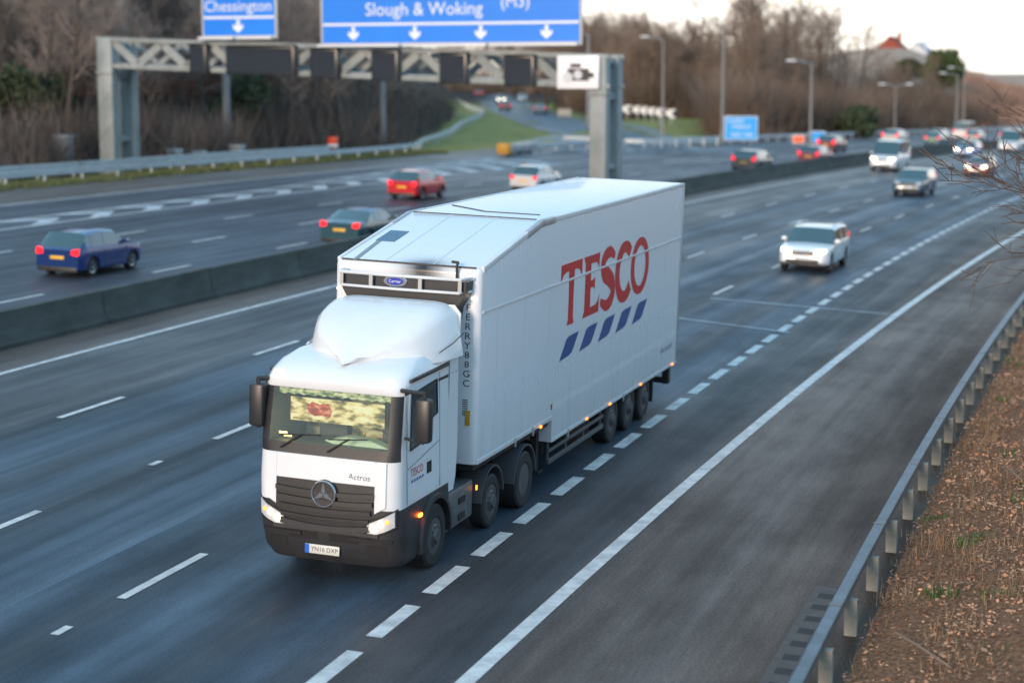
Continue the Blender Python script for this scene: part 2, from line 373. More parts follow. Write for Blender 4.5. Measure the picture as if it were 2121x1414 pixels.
lane_line('lane_line', 37.99+0, 95.56, -11.65)
for d in (-22.3, -26.0, -29.75): dashes('lane_line', [51.0+9*k-1.3 for k in range(-8, 38)], 2.6, (lambda s, d=d: d), .15)
dashes('stud_mark', [37.61-3.9, 27.41-3.1], .4, lambda s: -7.8 if s > 30 else -4.05, .13)
# white gore hatching between the slip road and the main lanes
strip('hatching_border', np.arange(-40, 132, 3), -34.5, -34.3, paint_m, .006)
gore = lambda s: -36.4-3.6*sstep((s-85)/45.)
strip('hatching_border', np.arange(-40, 132, 3), lambda s: gore(s)-.1, lambda s: gore(s)+.1, paint_m, .006)
V = []; F = []
for k in range(-14, 22):
    s0 = 4.2*k+44
    if s0 > 128: break
    b = len(V); dm = (-34.5+float(gore(s0)))/2
    for (s, d) in ((s0, -34.55), (s0+1.5, -34.55), (s0+1.9, dm), (s0+3.4, dm), (s0, float(gore(s0))+.12), (s0+1.5, float(gore(s0))+.12)):
        x, y = wxy(s, d); V.append((x, y, plane(s, d)+.0075))
    F += [(b, b+1, b+3, b+2), (b+2, b+3, b+5, b+4)]
np_mesh('hatching', V, F, mat('hatch_paint', (.60, .61, .63), .6, noise=(.9, .4, (.34, .35, .37))))['kind'] = 'structure'
# pale cross lines over the near lanes
for (s0, d0, s1, d1) in ((58.15, -3.9, 57.0, 0.0), (63.2, -3.9, 62.7, 2.0)):
    a0 = Vector((*map(float, wxy(s0, d0)), float(plane(s0, d0))+.014)); b0 = Vector((*map(float, wxy(s1, d1)), float(plane(s1, d1))+.014))
    bm = N(); h = Vector((math.sin(.33), math.cos(.33), 0))*.08
    bm.faces.new([bm.verts.new(p) for p in (a0-h, b0-h, b0+h, a0+h)])
    o = obj('cross_line', bm, paint_old, smooth=0); o['kind'] = 'structure'
V = []; F = []
for k in range(9):       # dark gully slots at the foot of the near safety fence
    s0 = 25.4+.62*k; b = len(V)
    for (s, d) in ((s0, 5.36), (s0, 5.58), (s0+.26, 5.58), (s0+.26, 5.36)):
        x, y = wxy(s, d); V.append((x, y, plane(s, d)+.006))
    F.append((b, b+1, b+2, b+3))
np_mesh('drain', V, F, mat('gully_dark', (.030, .026, .026), .8))['kind'] = 'structure'
strip('concrete_channel', np.arange(16, 31.5, 1.0), 5.25, 5.68, mat('channel_concrete', (.105, .088, .080), .8, noise=(4, .3)), .0035)

# slip road climbing away behind the gantry
def drape(name, left, right, m, nseg=60, nw=8, dz=.04):
    def rs(P, n):
        P = np.array(P, float); l = np.concatenate([[0], np.cumsum(np.linalg.norm(np.diff(P, axis=0), axis=1))]); u = np.linspace(0, l[-1], n)
        return np.stack([np.interp(u, l, P[:, 0]), np.interp(u, l, P[:, 1])], 1), u
    A, u = rs(left, nseg); B, _ = rs(right, nseg); t = np.linspace(0, 1, nw)
    P = A[:, None, :]*(1-t[None, :, None])+B[:, None, :]*t[None, :, None]; X, Y = P[..., 0], P[..., 1]
    Z = hz(X.ravel(), Y.ravel()).reshape(X.shape)+dz
    V = np.stack([X, Y, Z], -1).reshape(-1, 3); n0, n1 = X.shape; ii, jj = np.meshgrid(np.arange(n0-1), np.arange(n1-1), indexing='ij'); a = (ii*n1+jj).ravel()
    UV = np.stack([np.repeat(u[:, None], nw, 1), np.repeat(t[None]*6-3, nseg, 0)], -1).reshape(-1, 2)
    o = np_mesh(name, V, np.stack([a, a+1, a+n1+1, a+n1], 1), m, uv=UV); o['kind'] = 'structure'; return o
slip_m = asphalt('slip_asphalt', [(-6, OP), (0, BL), (6, OP)], .45, -6, 6)
drape('slip_road', [(-14, 640), (-9.3, 422), (-4.5, 307), (1.0, 222), (4.0, 182), (4.3, 163), (3, 149)], [(-6, 640), (0.5, 422), (5.5, 290), (9.5, 222), (14.5, 190), (17.5, 172), (17.5, 158)], slip_m)
drape('pavement', [(9.9, 222), (14.9, 192), (18.0, 176)], [(12.0, 226), (17.0, 196), (20.5, 180)], mat('pale_pavement', (.20, .21, .18), .8, noise=(1, .3)), 20, 4, .06)

# ------------------------------------------------------------------ barriers and fences
def along(ss, prof_pts, dfun, name, m, closed=True):
    secs = []
    for s in ss:
        row = []
        for (q, z) in prof_pts:
            d = dfun(s)+q; x, y = wxy(s, d); row.append((float(x), float(y), float(plane(s, dfun(s)))+z))
        secs.append(row)
    bm = N(); loft(bm, secs, closed=closed); return obj(name, bm, m)
cb = along(np.arange(-30, 330, 3.0), [(-.33, -.02), (-.33, .10), (-.19, .28), (-.12, .92), (.12, .92), (.19, .28), (.33, .10), (.33, -.02)], lambda s: -17.75, 'concrete_barrier', mat('barrier_concrete', (.066, .074, .068), .88, noise=(.6, .45, (.032, .037, .034), (1, 1, 3)), bump=.2))
tag(cb, 'long dark grey concrete barrier down the middle of the motorway', 'barrier')
bm = N()
for s0 in np.arange(36, 130, 6.1):
    M_ = frame(s0, -17.75); a = [bm.verts.new(M_ @ Vector(p)) for p in ((.336, -.014, .0), (.336, -.014, .11), (.196, -.014, .285), (.126, -.014, .925), (-.126, -.014, .925), (-.126, .014, .925), (.126, .014, .925), (.196, .014, .285), (.336, .014, .11), (.336, .014, .0))]
    bm.faces.new((a[0], a[1], a[8], a[9])); bm.faces.new((a[1], a[2], a[7], a[8])); bm.faces.new((a[2], a[3], a[6], a[7])); bm.faces.new((a[3], a[4], a[5], a[6]))
obj('barrier_joint', bm, mat('joint_dark', (.02, .021, .02), .9), cb, 0)
def poly_path(P, step):
    P = np.array(P, float); l = np.concatenate([[0], np.cumsum(np.linalg.norm(np.diff(P, axis=0), axis=1))]); n = int(l[-1]/step)+1; u = np.linspace(0, l[-1], n)
    # smooth by averaging
    Q = np.stack([np.interp(u, l, P[:, 0]), np.interp(u, l, P[:, 1])], 1)
    for _ in range(3): Q[1:-1] = (Q[:-2]+2*Q[1:-1]+Q[2:])/4
    return Q
W_PROF = [(0, -.16), (.05, -.13), (.05, -.06), (0, -.02), (0, .02), (.05, .06), (.05, .13), (0, .16), (-.015, .16), (-.015, -.16)]
def guard_rail(P, label, hgt=.6, step=3.2, rails=1, m=None, group=None, side=1):
    m = m or galv_lt; Q = poly_path(P, step); z = hz(Q[:, 0], Q[:, 1]); root = thing('guard_rail', label, 'guard rail', Matrix.Translation((Q[0, 0], Q[0, 1], z[0])), group)
    o0 = Vector((Q[0, 0], Q[0, 1], z[0])); T = np.gradient(Q, axis=0); T /= np.linalg.norm(T, axis=1)[:, None]; Nn = np.stack([T[:, 1], -T[:, 0]], 1)*side
    for r_ in range(rails):
        secs = [[tuple(Vector((Q[i, 0]+Nn[i, 0]*(a+.08), Q[i, 1]+Nn[i, 1]*(a+.08), z[i]+hgt-r_*.42+b))-o0) for a, b in W_PROF] for i in range(len(Q))]
        bm = N(); loft(bm, secs, closed=True); obj('beam', bm, m, root)
    bm = N(); bx(bm, -.05, .05, -.07, .07, -.3, hgt+.14, .008); p0 = obj('post', bm, m, root)
    first = True
    for i in range(0, len(Q)):
        if i >= 100: break
        o = p0 if first else p0.copy()
        if not first: C.objects.link(o); o.parent = root
        first = False
        o.location = Vector((Q[i, 0], Q[i, 1], z[i]))-o0; o.rotation_euler = (0, 0, math.atan2(T[i, 1], T[i, 0]))
    return root
sdp = lambda L: [tuple(map(float, wxy(s, d))) for s, d in L]
P_A = sdp([(60, -47.8), (84, -47.5), (93, -46.9), (103, -46.4), (115, -46.0), (127, -46.6), (136, -48)])+[(-8.0, 152), (-6.6, 161), (-5.8, 180), (-5.6, 205), (-4.3, 234), (-3.9, 264), (-7, 300), (-12, 380)]
guard_rail(P_A, 'long grey crash barrier curving round the grass bank below the woods', side=1)
guard_rail(sdp([(62, -49.6), (84, -49.4), (96, -49.0), (110, -48.6), (121, -48.2)]), 'second grey rail behind the first beside the gantry legs on the left', hgt=.78, rails=1, side=1)
P_B = sdp([(137, -41.2), (146, -41.6), (158, -41.0), (168, -39.4), (184, -37.4), (207, -36.4), (250, -36.4), (330, -36.4)])
guard_rail(P_B, 'grey crash barrier edging the far lanes beyond the gore', step=3.2, side=1)
guard_rail(sdp([(137, -41.9), (148, -44.2), (156, -46.6), (162, -48)])+[(11.5, 163), (15, 170), (19.5, 178)], 'grey crash barrier bending along the outside of the slip road', side=-1)
# amber crash cushion on the nose of the gore
nz_ = thing('crash_terminal', 'yellow marked crash terminal on the nose where the barriers split', 'crash terminal', frame(136.2, -41.2, R(4)))
bm = N(); bx(bm, -.45, .45, -1.2, -.2, .15, .95, .05); obj('nose_cover', bm, mat('yellow_cover', (.75, .33, .03), .5), nz_)
bm = N(); bx(bm, -.38, .38, -.2, 6.0, .25, .85, .04); bx(bm, -.42, .42, .6, .8, 0, .9); bx(bm, -.42, .42, 2.6, 2.8, 0, .9); bx(bm, -.42, .42, 4.6, 4.8, 0, .9); obj('cushion_body', bm, galv, nz_)

# near side box beam with posts
nr = thing('box_beam_rail', 'grey steel box beam rail beside the leaf covered bank at the right', 'guard rail', frame(14, 6.0))
Mi = nr.matrix_world.inverted(); ss = np.arange(14, 96, 2.4)
secs = []
for s in ss:
    x, y = wxy(s, 5.98); z = float(plane(s, 5.98)); hh = float(_head(s)); nx, ny = math.cos(hh), -math.sin(hh)
    secs.append([tuple(Mi @ Vector((x+nx*a, y+ny*a, z+b))) for a, b in ((-.085, .54), (-.085, .64), (-.07, .655), (.07, .655), (.085, .64), (.085, .54))])
bm = N(); loft(bm, secs, closed=True); obj('beam', bm, mat('weathered_steel', (.14, .17, .20), .45, .35, noise=(2.2, .35)), nr)
post_m = mat('pale_post', (.25, .24, .205), .8, noise=(5, .35))
bm = N(); bx(bm, -.02, .16, -.075, .075, -.35, .52, .01); bx(bm, -.09, .16, -.06, .06, .44, .505); pp = obj('post', bm, post_m, nr)
bm = N(); bx(bm, -.088, .088, -.05, .05, .655, .664); jj_ = obj('joint_strap', bm, mat('dark_strap', (.12, .13, .14), .5), nr)
for i, s in enumerate(ss):
    s = s+.35; o = pp if i == 0 else pp.copy(); x, y = wxy(s, 6.02)
    if i: C.objects.link(o); o.parent = nr
    o.matrix_basis = Mi @ Matrix.Translation((float(x), float(y), float(plane(s, 6.02)))) @ Matrix.Rotation(-float(_head(s)), 4, 'Z')
    if i % 2 == 0:
        o = jj_ if i == 0 else jj_.copy(); x, y = wxy(s-.8, 5.98)
        if i: C.objects.link(o); o.parent = nr
        o.matrix_basis = Mi @ Matrix.Translation((float(x), float(y), float(plane(s-.8, 5.98)))) @ Matrix.Rotation(-float(_head(s)), 4, 'Z')

# ------------------------------------------------------------------ gantry
GS = 98.0
MG = frame(GS, 0, 0, tilt=False)
gz_ = lambda d: CS*d
gan = thing('sign_gantry', 'grey steel lattice gantry spanning the far lanes on twin legs', 'gantry', MG @ Matrix.Translation((-19.4, 0, gz_(-19.4))))
def gv(d, y, z): return (d+19.4, y, z+gz_(d)-gz_(-19.4))
dA, dB = -50.1, -19.4; ZT, ZB = 7.72, 6.18
gmat = mat('gantry_steel', (.31, .335, .33), .65, .05, noise=(.9, .22, (.19, .215, .215), (1, 1, .5)))
for d in (dA, dB):
    for y in (0.0, 2.1):
        bm = N(); wd = .9 if d == dB else 1.0; x, yy, z = gv(d, y, 0)
        bx(bm, x-wd/2, x+wd/2, yy-.36, yy+.36, z-.5, z+ZT+.05, .03)
        if y == 0.0: bx(bm, x-wd/2-.08, x+wd/2+.08, yy-.46, yy+.46, z+5.72, z+5.86, .01); bx(bm, x-wd/2-.12, x+wd/2+.12, yy-.5, yy+.5, z-.1, z+.12)
        obj('column', bm, gmat, gan)
    for zz_ in (1.9, 5.6, 7.5):
        bm = N(); x, yy, z = gv(d, 0, zz_); bx(bm, x-.3, x+.3, yy+.35, yy+1.75, z-.14, z+.14); obj('column_tie', bm, gmat, gan)
for y in (-.1, 2.2):
    for zc, hh in ((ZT, .28), (ZB, .26)):
        bm = N(); bar(bm, gv(dA-.6, y, zc), gv(dB+.6, y, zc), .28, hh, .02); obj('chord', bm, gmat, gan)
nb = 18
for y in (-.06, 2.16):
    for k in range(nb):
        d0 = dA+.5+(dB-dA-1)*k/nb; d1 = dA+.5+(dB-dA-1)*(k+1)/nb; za, zb_ = (ZT-.12, ZB+.12) if k % 2 == 0 else (ZB+.12, ZT-.12)
        bm = N(); bar(bm, gv(d0, y, za), gv(d1, y, zb_), .14 if y < 1 else .12, .46 if y < 1 else .34); obj('brace', bm, gmat, gan)
bm = N(); bx(bm, *[gv(dA, 0, 0)[0], gv(dB, 0, 0)[0]], .1, 2.0, 0, .04); bm.free()
bm = N(); prism(bm, [(dA, 0), (dB, 0), (dB, .05), (dA, .05)], lambda u, v, t: gv(u, .15+t, ZB+.14+v), 1.9); obj('walkway', bm, galv, gan)
sig_black = mat('signal_black', (.02, .026, .033), .35); sig_face = mat('signal_face', (.03, .038, .05), .15, coat=.5)
def lane_signal(d0, d1, z0, z1, name, label, cat, grp=None):
    t = thing(name, label, cat, MG @ Matrix.Translation((d0, -.42, z0+gz_(d0))), grp); wd, ht = d1-d0, z1-z0
    bm = N(); bx(bm, 0, wd, -.3, .16, 0, ht, .03); obj('housing', bm, sig_black, t)
    bm = N(); bx(bm, .12, wd-.12, -.315, -.302, .14, ht-.14); obj('display_panel', bm, sig_face, t)
    bm = N(); bx(bm, -.05, wd+.05, -.55, .0, ht+.002, ht+.04); obj('hood', bm, sig_black, t)
    return t
for a, b_, l in ((-44.1, -43.0, 'dark square lane signal at the left end of the gantry, under the small blue sign'), (-36.3, -34.6, 'dark square lane signal just right of the wide message board'), (-32.5, -30.9, 'dark square lane signal, second to the right of the message board'), (-28.4, -26.8, 'dark square lane signal, third to the right of the message board'), (-24.6, -22.9, 'dark square lane signal nearest the white camera sign')):
    lane_signal(a, b_, 5.95, 7.62, 'lane_signal', l, 'traffic signal', 'dark lane signals hung on the gantry')
lane_signal(-41.7, -37.3, 5.95, 7.58, 'message_board', 'wide black electronic message board hung on the gantry lattice', 'message board')
sign_blue = mat('sign_blue', (.0, .20, .78), .4, noise=(.4, .12)); sign_white = mat('sign_white', (.72, .74, .76), .45); sign_edge = mat('sign_edge_grey', (.45, .45, .44), .5)
def down_arrow(bm, cx, z, s_, f):
    prism(bm, [(cx-.13*s_, z+.95*s_), (cx+.13*s_, z+.95*s_), (cx+.13*s_, z+.50*s_), (cx+.42*s_, z+.62*s_), (cx+.42*s_, z+.36*s_), (cx, z), (cx-.42*s_, z+.36*s_), (cx-.42*s_, z+.62*s_), (cx-.13*s_, z+.50*s_)], f, .01)
def big_sign(d0, d1, label, lines, arrows, hgt=4.0):
    z0 = ZT+.28; t = thing('direction_sign', label, 'road sign', MG @ Matrix.Translation((d0, -.34, z0+gz_((d0+d1)/2)))); wd = d1-d0
    f = lambda y: (lambda u, v, t_: (u, y-t_, v))
    bm = N(); bx(bm, 0, wd, 0, .10, 0, hgt, .02); obj('panel', bm, sign_edge, t)
    bm = N(); bx(bm, .14, wd-.14, -.012, -.002, .2, hgt-.14); obj('blue_face', bm, sign_blue, t)
    bm = N()
    bx(bm, .18, wd-.18, -.022, -.014, 1.14, 1.28); bx(bm, .18, wd-.18, -.022, -.014, hgt-.3, hgt-.22)
    obj('border_line', bm, sign_white, t)
    for cx in arrows: bm = N(); down_arrow(bm, cx, .34, .78, f(-.014)); obj('arrow', bm, sign_white, t)
    for (s_, size, cx, zc) in lines:
        bm = text_bm(s_, size, lambda u, v, q, cx=cx, zc=zc: Vector((cx+u, -.02, zc+v))); obj('lettering', bm, sign_white, t, smooth=0)
    n = max(2, int(wd/4)); 
    for k in range(n):
        bm = N(); bx(bm, k*wd/n+.05, (k+1)*wd/n-.12, -.55, -.2, -.02, .12, .02); bx(bm, k*wd/n+.5, k*wd/n+.6, -.25, .05, -.02, .04); obj('light_trough', bm, sign_white, t)
big_sign(-43.45, -38.55, 'small blue direction sign with one white down arrow on the gantry', [('Chessington', .88, 2.4, 1.82), ('A243', .9, 2.4, 3.0)], [2.4])
big_sign(-35.8, -20.3, 'wide blue direction sign with four white down arrows on the gantry', [('Slough & Woking', 1.0, 6.3, 1.98), ('(M3)', .9, 11.7, 2.3)], [2.05, 5.8, 9.7, 13.5])
cs_ = thing('camera_sign', 'white speed camera sign fixed to the right end of the gantry', 'road sign', MG @ Matrix.Translation((-21.6, -.62, 5.95+gz_(-21.6))))
bm = N(); bx(bm, 0, 2.35, 0, .06, 0, 1.75, .03); obj('panel', bm, mat('sign_face_white', (.80, .80, .82), .4), cs_)
bm = N(); ff = lambda u, v, t_: (u, -.003-t_, v); G_ = mat('symbol_black', (.03, .03, .035), .5)
prism(bm, [(.75, 1.32), (1.35, 1.32), (1.35, 1.12), (.75, 1.12)], ff, .01); prism(bm, [(.6, 1.06), (1.8, 1.06), (1.8, .42), (.6, .42)], ff, .011)
prism(bm, [(1.8, .88), (2.08, .82), (2.08, .60), (1.8, .56)], ff, .01); obj('camera_symbol', bm, G_, cs_)
bm = N(); cyl(bm, (.62, -.012, .60), (.62, -.03, .60), .27, n=24); cyl(bm, (1.18, -.012, .74), (1.18, -.03, .74), .24, n=24); obj('lens_symbol', bm, mat('symbol_grey', (.55, .56, .6), .5), cs_)
bm = N(); bx(bm, 1.1, 1.25, .06, .25, .2, 1.5); obj('bracket', bm, galv, cs_)

# roadside cabinets by the left legs
def cabinet(s, d, hgt, wd, label):
    t = thing('roadside_cabinet', label, 'cabinet', frame(s, d, 0, False)); z = float(hz(*wxy(s, d))[0]-plane(s, d))
    bm = N(); bx(bm, -wd/2, wd/2, -.3, .3, z-.2, z+hgt, .02); obj('cabinet_body', bm, mat('cabinet_grey', (.30, .33, .33), .6, noise=(1.5, .2)), t)
    bm = N(); bx(bm, -wd/2-.06, wd/2+.06, -.36, .36, z+hgt, z+hgt+.09, .02); obj('lid', bm, galv_lt, t)
    bm = N(); bx(bm, -wd/2+.06, wd/2-.06, -.315, -.302, z+.15, z+hgt-.12); bx(bm, wd/2-.2, wd/2-.16, -.34, -.315, z+hgt/2, z+hgt/2+.15); obj('door', bm, mat('cabinet_door', (.25, .28, .28), .5), t)
cabinet(97.5, -53.0, 1.75, 1.0, 'tall grey cabinet left of the gantry legs')
cabinet(104.5, -49.9, 1.15, .75, 'grey cabinet just right of the gantry legs')
cabinet(106.8, -49.6, .95, .65, 'lowest grey cabinet, between two taller ones behind the rail')
cabinet(111.0, -49.4, 1.2, .8, 'grey cabinet standing farthest right of the gantry legs')
t = thing('emergency_phone_box', 'small orange and white box on a post at the foot of the wooded bank', 'phone box', frame(124, -49.5, 0, False)); z0 = float(hz(*wxy(124, -49.5))[0]-plane(124, -49.5))
bm = N(); bx(bm, -.35, .35, -.2, .2, z0+.95, z0+1.45, .03); obj('orange_hood', bm, mat('orange_box', (.75, .07, .02), .45), t)
bm = N(); bx(bm, -.34, .34, -.19, .19, z0+.72, z0+.948, .01); obj('white_band', bm, sign_white, t)
bm = N(); bx(bm, -.33, .33, -.17, .17, z0-.1, z0+.718, .01); obj('pedestal', bm, mat('pedestal_brown', (.16, .06, .05), .6), t)

# ------------------------------------------------------------------ lamp posts, small signs
def ground_at(x, y): return float(hz(x, y)[0])
def lamp_post(x, y, H_, label, arm=1.6, double=False, r0=.11, ang=0.0, grp='lamp columns along the motorway'):
    t = thing('lamp_post', label, 'lamp post', Matrix.Translation((x, y, ground_at(x, y))) @ Matrix.Rotation(ang, 4, 'Z'), grp)
    bm = N(); cyl(bm, (0, 0, -.3), (0, 0, 1.4), r0*1.3, r0*1.25, 12); cyl(bm, (0, 0, 1.4), (0, 0, H_), r0, r0*.6, 12); obj('column', bm, mat('lamp_column', (.27, .27, .27), .6, .2, noise=(2, .2)), t)
    for sg in ((-1, 1) if double else (-1,)):
        bm = N(); tube(bm, [(0, 0, H_-.1), (sg*arm*.4, 0, H_+.18), (sg*arm, 0, H_+.28)], .045, 6); a_ = obj('arm', bm, galv, t)
        bm = N(); box(bm, (sg*(arm+.35), 0, H_+.30), (.9, .34, .17), .05); obj('lamp_head', bm, sign_white, a_)
    return t
lamp_post(-26.6, 129.0, 16, 'thick lamp column rising behind the left gantry legs', r0=.34)
lamp_post(-20.1, 132.2, 12, 'lamp column standing between the gantry legs and the orange box', r0=.30)
lamp_post(-10.3, 149.5, 11, 'lamp column just right of the orange box', r0=.28)
lamp_post(8.3, 205.0, 10, 'lamp column right behind the right gantry legs', r0=.2)
for x, y, H_, l in ((15.8, 197, 10, 'lamp column above the white chevron boards'), (20.6, 184, 12, 'lamp column left of the blue roadside sign'), (28.0, 176, 8, 'lamp column right of the blue roadside sign'), (58.0, 245, 8, 'pale lamp column in front of the green tree'), (52, 300, 13, 'distant lamp column beside the brick house'), (63.0, 262, 9, 'rightmost far lamp column near the brown bank')):
    lamp_post(x, y, H_, l, r0=.13)
lamp_post(46.5, 228, 6.2, 'double headed lamp column behind the far traffic queue', double=True, arm=1.3)
def post_sign(x, y, z0, wd, ht, face, label, name='road_sign', ang=0, lines=(), frame_m=None):
    g = ground_at(x, y); t = thing(name, label, 'road sign', Matrix.Translation((x, y, g)) @ Matrix.Rotation(ang, 4, 'Z'))
    for q in (-wd*.3, wd*.3): bm = N(); cyl(bm, (q, .06, -.3), (q, .06, z0+ht-.1), .055, n=8); obj('post', bm, galv, t)
    bm = N(); bx(bm, -wd/2, wd/2, -.03, .0, z0, z0+ht, .008); obj('panel', bm, frame_m or sign_white, t)
    bm = N(); bx(bm, -wd/2+.07, wd/2-.07, -.04, -.032, z0+.07, z0+ht-.07); obj('face', bm, face, t)
    for (s_, size, cx, zc) in lines:
        bm = text_bm(s_, size, lambda u, v, q, cx=cx, zc=zc: Vector((cx+u, -.048, z0+zc+v))); obj('lettering', bm, sign_white, t, smooth=0)
    return t
sign_blue2 = mat('sign_light_blue', (.0, .32, .78), .4)
post_sign(22.1, 181, .5, 3.2, 2.3, sign_blue2, 'blue roadside sign with white lettering standing on the far grass verge', ang=R(-8), lines=(('London', .5, -.5, 1.85), ('Watford', .5, 0, 1.3), ('M25  M40', .5, .1, .5)))
post_sign(29.6, 182, .5, 1.6, 1.1, sign_blue2, 'smaller blue sign just right of the orange board', ang=R(-8))
post_sign(27.9, 182.5, .35, 1.2, .8, mat('orange_board', (.8, .12, .03), .5), 'small orange board left of the smaller blue sign', ang=R(-8))
for k, (x, y) in enumerate(((14.6, 239), (15.7, 235), (16.3, 230.5), (16.9, 226), (17.4, 221), (18.2, 215))):
    g = ground_at(x, y); lab = ['farthest left white chevron board on the slip road bend', 'second white chevron board from the left on the bend', 'third white chevron board from the left on the bend', 'fourth white chevron board from the left on the bend', 'fifth white chevron board from the left on the bend', 'rightmost white chevron board on the slip road bend'][k]
    t = thing('chevron_sign', lab, 'road sign', Matrix.Translation((x, y, g)) @ Matrix.Rotation(R(-5), 4, 'Z'), 'chevron boards round the slip road bend')
    bm = N(); bx(bm, -.05, .05, .03, .1, -.2, 1.6); obj('post', bm, galv, t)
    bm = N(); bx(bm, -.8, .8, 0, .03, .75, 1.85, .008); obj('board', bm, sig_black, t)
    bm = N(); prism(bm, [(-.7, 1.3), (-.05, 1.8), (.6, 1.8), (-.05, 1.3), (.6, .8), (-.05, .8)], lambda u, v, q: (u, -.004-q, v), .008); obj('chevron', bm, mat('chevron_white', (.85, .85, .85), .5), t)
t = thing('sign_board', 'small pale board on posts beside the slip road', 'road sign', Matrix.Translation((6.9, 247, ground_at(6.9, 247)))@Matrix.Rotation(R(12), 4, 'Z'))
bm = N(); bx(bm, -.9, .9, -.03, 0, .2, 1.15, .01); obj('board', bm, mat('cream_board', (.55, .47, .38), .6), t); bm = N(); bx(bm, -.7, -.6, 0, .08, -.2, 1.1); bx(bm, .6, .7, 0, .08, -.2, 1.1); obj('post', bm, galv, t)
t = thing('sign_board', 'pinkish board standing above the parked white van', 'road sign', Matrix.Translation((10.4, 300, ground_at(10.4, 300)))@Matrix.Rotation(R(15), 4, 'Z'))
bm = N(); bx(bm, -1.0, 1.0, -.03, 0, 1.3, 2.2, .01); obj('board', bm, mat('pink_board', (.5, .33, .36), .6), t); bm = N(); bx(bm, -.7, -.6, 0, .08, -.2, 2.1); bx(bm, .6, .7, 0, .08, -.2, 2.1); obj('post', bm, galv, t)
for k, (x, y, zz_, l) in enumerate(((30.4, 290, 9.6, 'green traffic light in front of the bare trees'), (25.6, 275, 9.2, 'fainter green traffic light left of the brighter one'))):
    g = ground_at(x, y); t = thing('traffic_light', l, 'traffic light', Matrix.Translation((x, y, g)), 'green traffic lights among the far trees')
    bm = N(); cyl(bm, (0, .1, -.2), (0, .1, zz_-g), .09, n=8); obj('pole', bm, chassis_m, t)
    bm = N(); bx(bm, -.2, .2, -.15, .1, zz_-g-1.0, zz_-g+.1, .03); obj('signal_head', bm, sig_black, t)
    bm = N(); cyl(bm, (0, -.155, zz_-g-.8), (0, -.17, zz_-g-.8), .13, n=16); obj('green_lamp', bm, mat('green_glow', (0, .6, .3), .3, emit=(.0, .9, .45), es=4 if k == 0 else 1.5), t)

# ------------------------------------------------------------------ rust coloured fence across the wooded bank
F_P = [(-37.5, 108), (-32.4, 118), (-29.5, 125), (-26.2, 133), (-22.3, 141), (-19.4, 150), (-17.0, 163), (-16.0, 176)]
Q = poly_path(F_P, 2.5); fz = hz(Q[:, 0], Q[:, 1]); t = thing('rail_fence', 'rust brown rail fence running across the wooded bank at the left', 'fence', Matrix.Translation((Q[0, 0], Q[0, 1], fz[0]))); o0 = Vector((Q[0, 0], Q[0, 1], fz[0]))
fz_s = np.convolve(np.pad(fz, 3, 'edge'), np.ones(7)/7, 'valid'); rust = mat('rust_brown', (.16, .055, .03), .8, noise=(1, .4))
for h_ in (.75, 1.15, 1.5):
    bm = N()
    for i in range(len(Q)-1): bar(bm, Vector((*Q[i], fz_s[i]+h_))-o0, Vector((*Q[i+1], fz_s[i+1]+h_))-o0, .06, .22)
    obj('rail', bm, rust, t)
bm = N(); bx(bm, -.06, .06, -.06, .06, -.4, 1.65); p0 = obj('post', bm, rust, t)
for i in range(len(Q)):
    o = p0 if i == 0 else p0.copy()
    if i: C.objects.link(o); o.parent = t
    o.location = Vector((*Q[i], fz_s[i]))-o0

# ------------------------------------------------------------------ houses on the far rise
def house(x, y, wd, dp, hw, hr, wallm, roofm, label, ang, zb=None):
    g = ground_at(x, y) if zb is None else zb; t = thing('house', label, 'house', Matrix.Translation((x, y, g)) @ Matrix.Rotation(ang, 4, 'Z'))
    bm = N(); prism(bm, [(-wd/2, -1.5), (wd/2, -1.5), (wd/2, hw), (0, hr-.12), (-wd/2, hw)], lambda u, v, q: (u, q, v), dp); wl = obj('wall', bm, wallm, t)
    bm = N()
    for sg in (-1, 1):
        prism(bm, [(sg*(wd/2+.35), hw-.25), (0, hr), (0, hr+.2), (sg*(wd/2+.35), hw-.05)], lambda u, v, q: (u, q-.35, v), dp+.7)
    rf = obj('roof', bm, roofm, t); bm = N(); bx(bm, wd*.15, wd*.15+.8, dp*.5, dp*.5+.7, hr-1.2, hr+1.1); obj('chimney', bm, wallm, rf)
    for (u, v, a, b_) in ((-wd*.25, 1.0, .9, 1.2), (wd*.22, 1.0, .9, 1.2), (-wd*.2, 3.4, .9, 1.2), (wd*.2, 3.4, .9, 1.2)):
        bm = N(); bx(bm, u-a/2-.08, u+a/2+.08, -.04, -.01, v-.08, v+b_+.08); fr = obj('window', bm, sign_white, t); bm = N(); bx(bm, u-a/2, u+a/2, -.06, -.045, v, v+b_); obj('pane', bm, glass_m, fr)
    return t
brick = mat('red_brick', (.33, .075, .045), .85, noise=(2, .25)); tile = mat('roof_tile', (.20, .06, .04), .8, noise=(3, .3)); render_w = mat('white_render', (.62, .66, .72), .7)
house(86.0, 430, 7.2, 9, 5.2, 8.6, brick, tile, 'red brick house on the skyline, half hidden by bare trees', R(-20), 8.6)
house(93.5, 436, 6.0, 8, 4.6, 7.6, render_w, mat('slate_roof', (.33, .37, .43), .6), 'white gabled house right beside the red brick one', R(-24), 8.4)

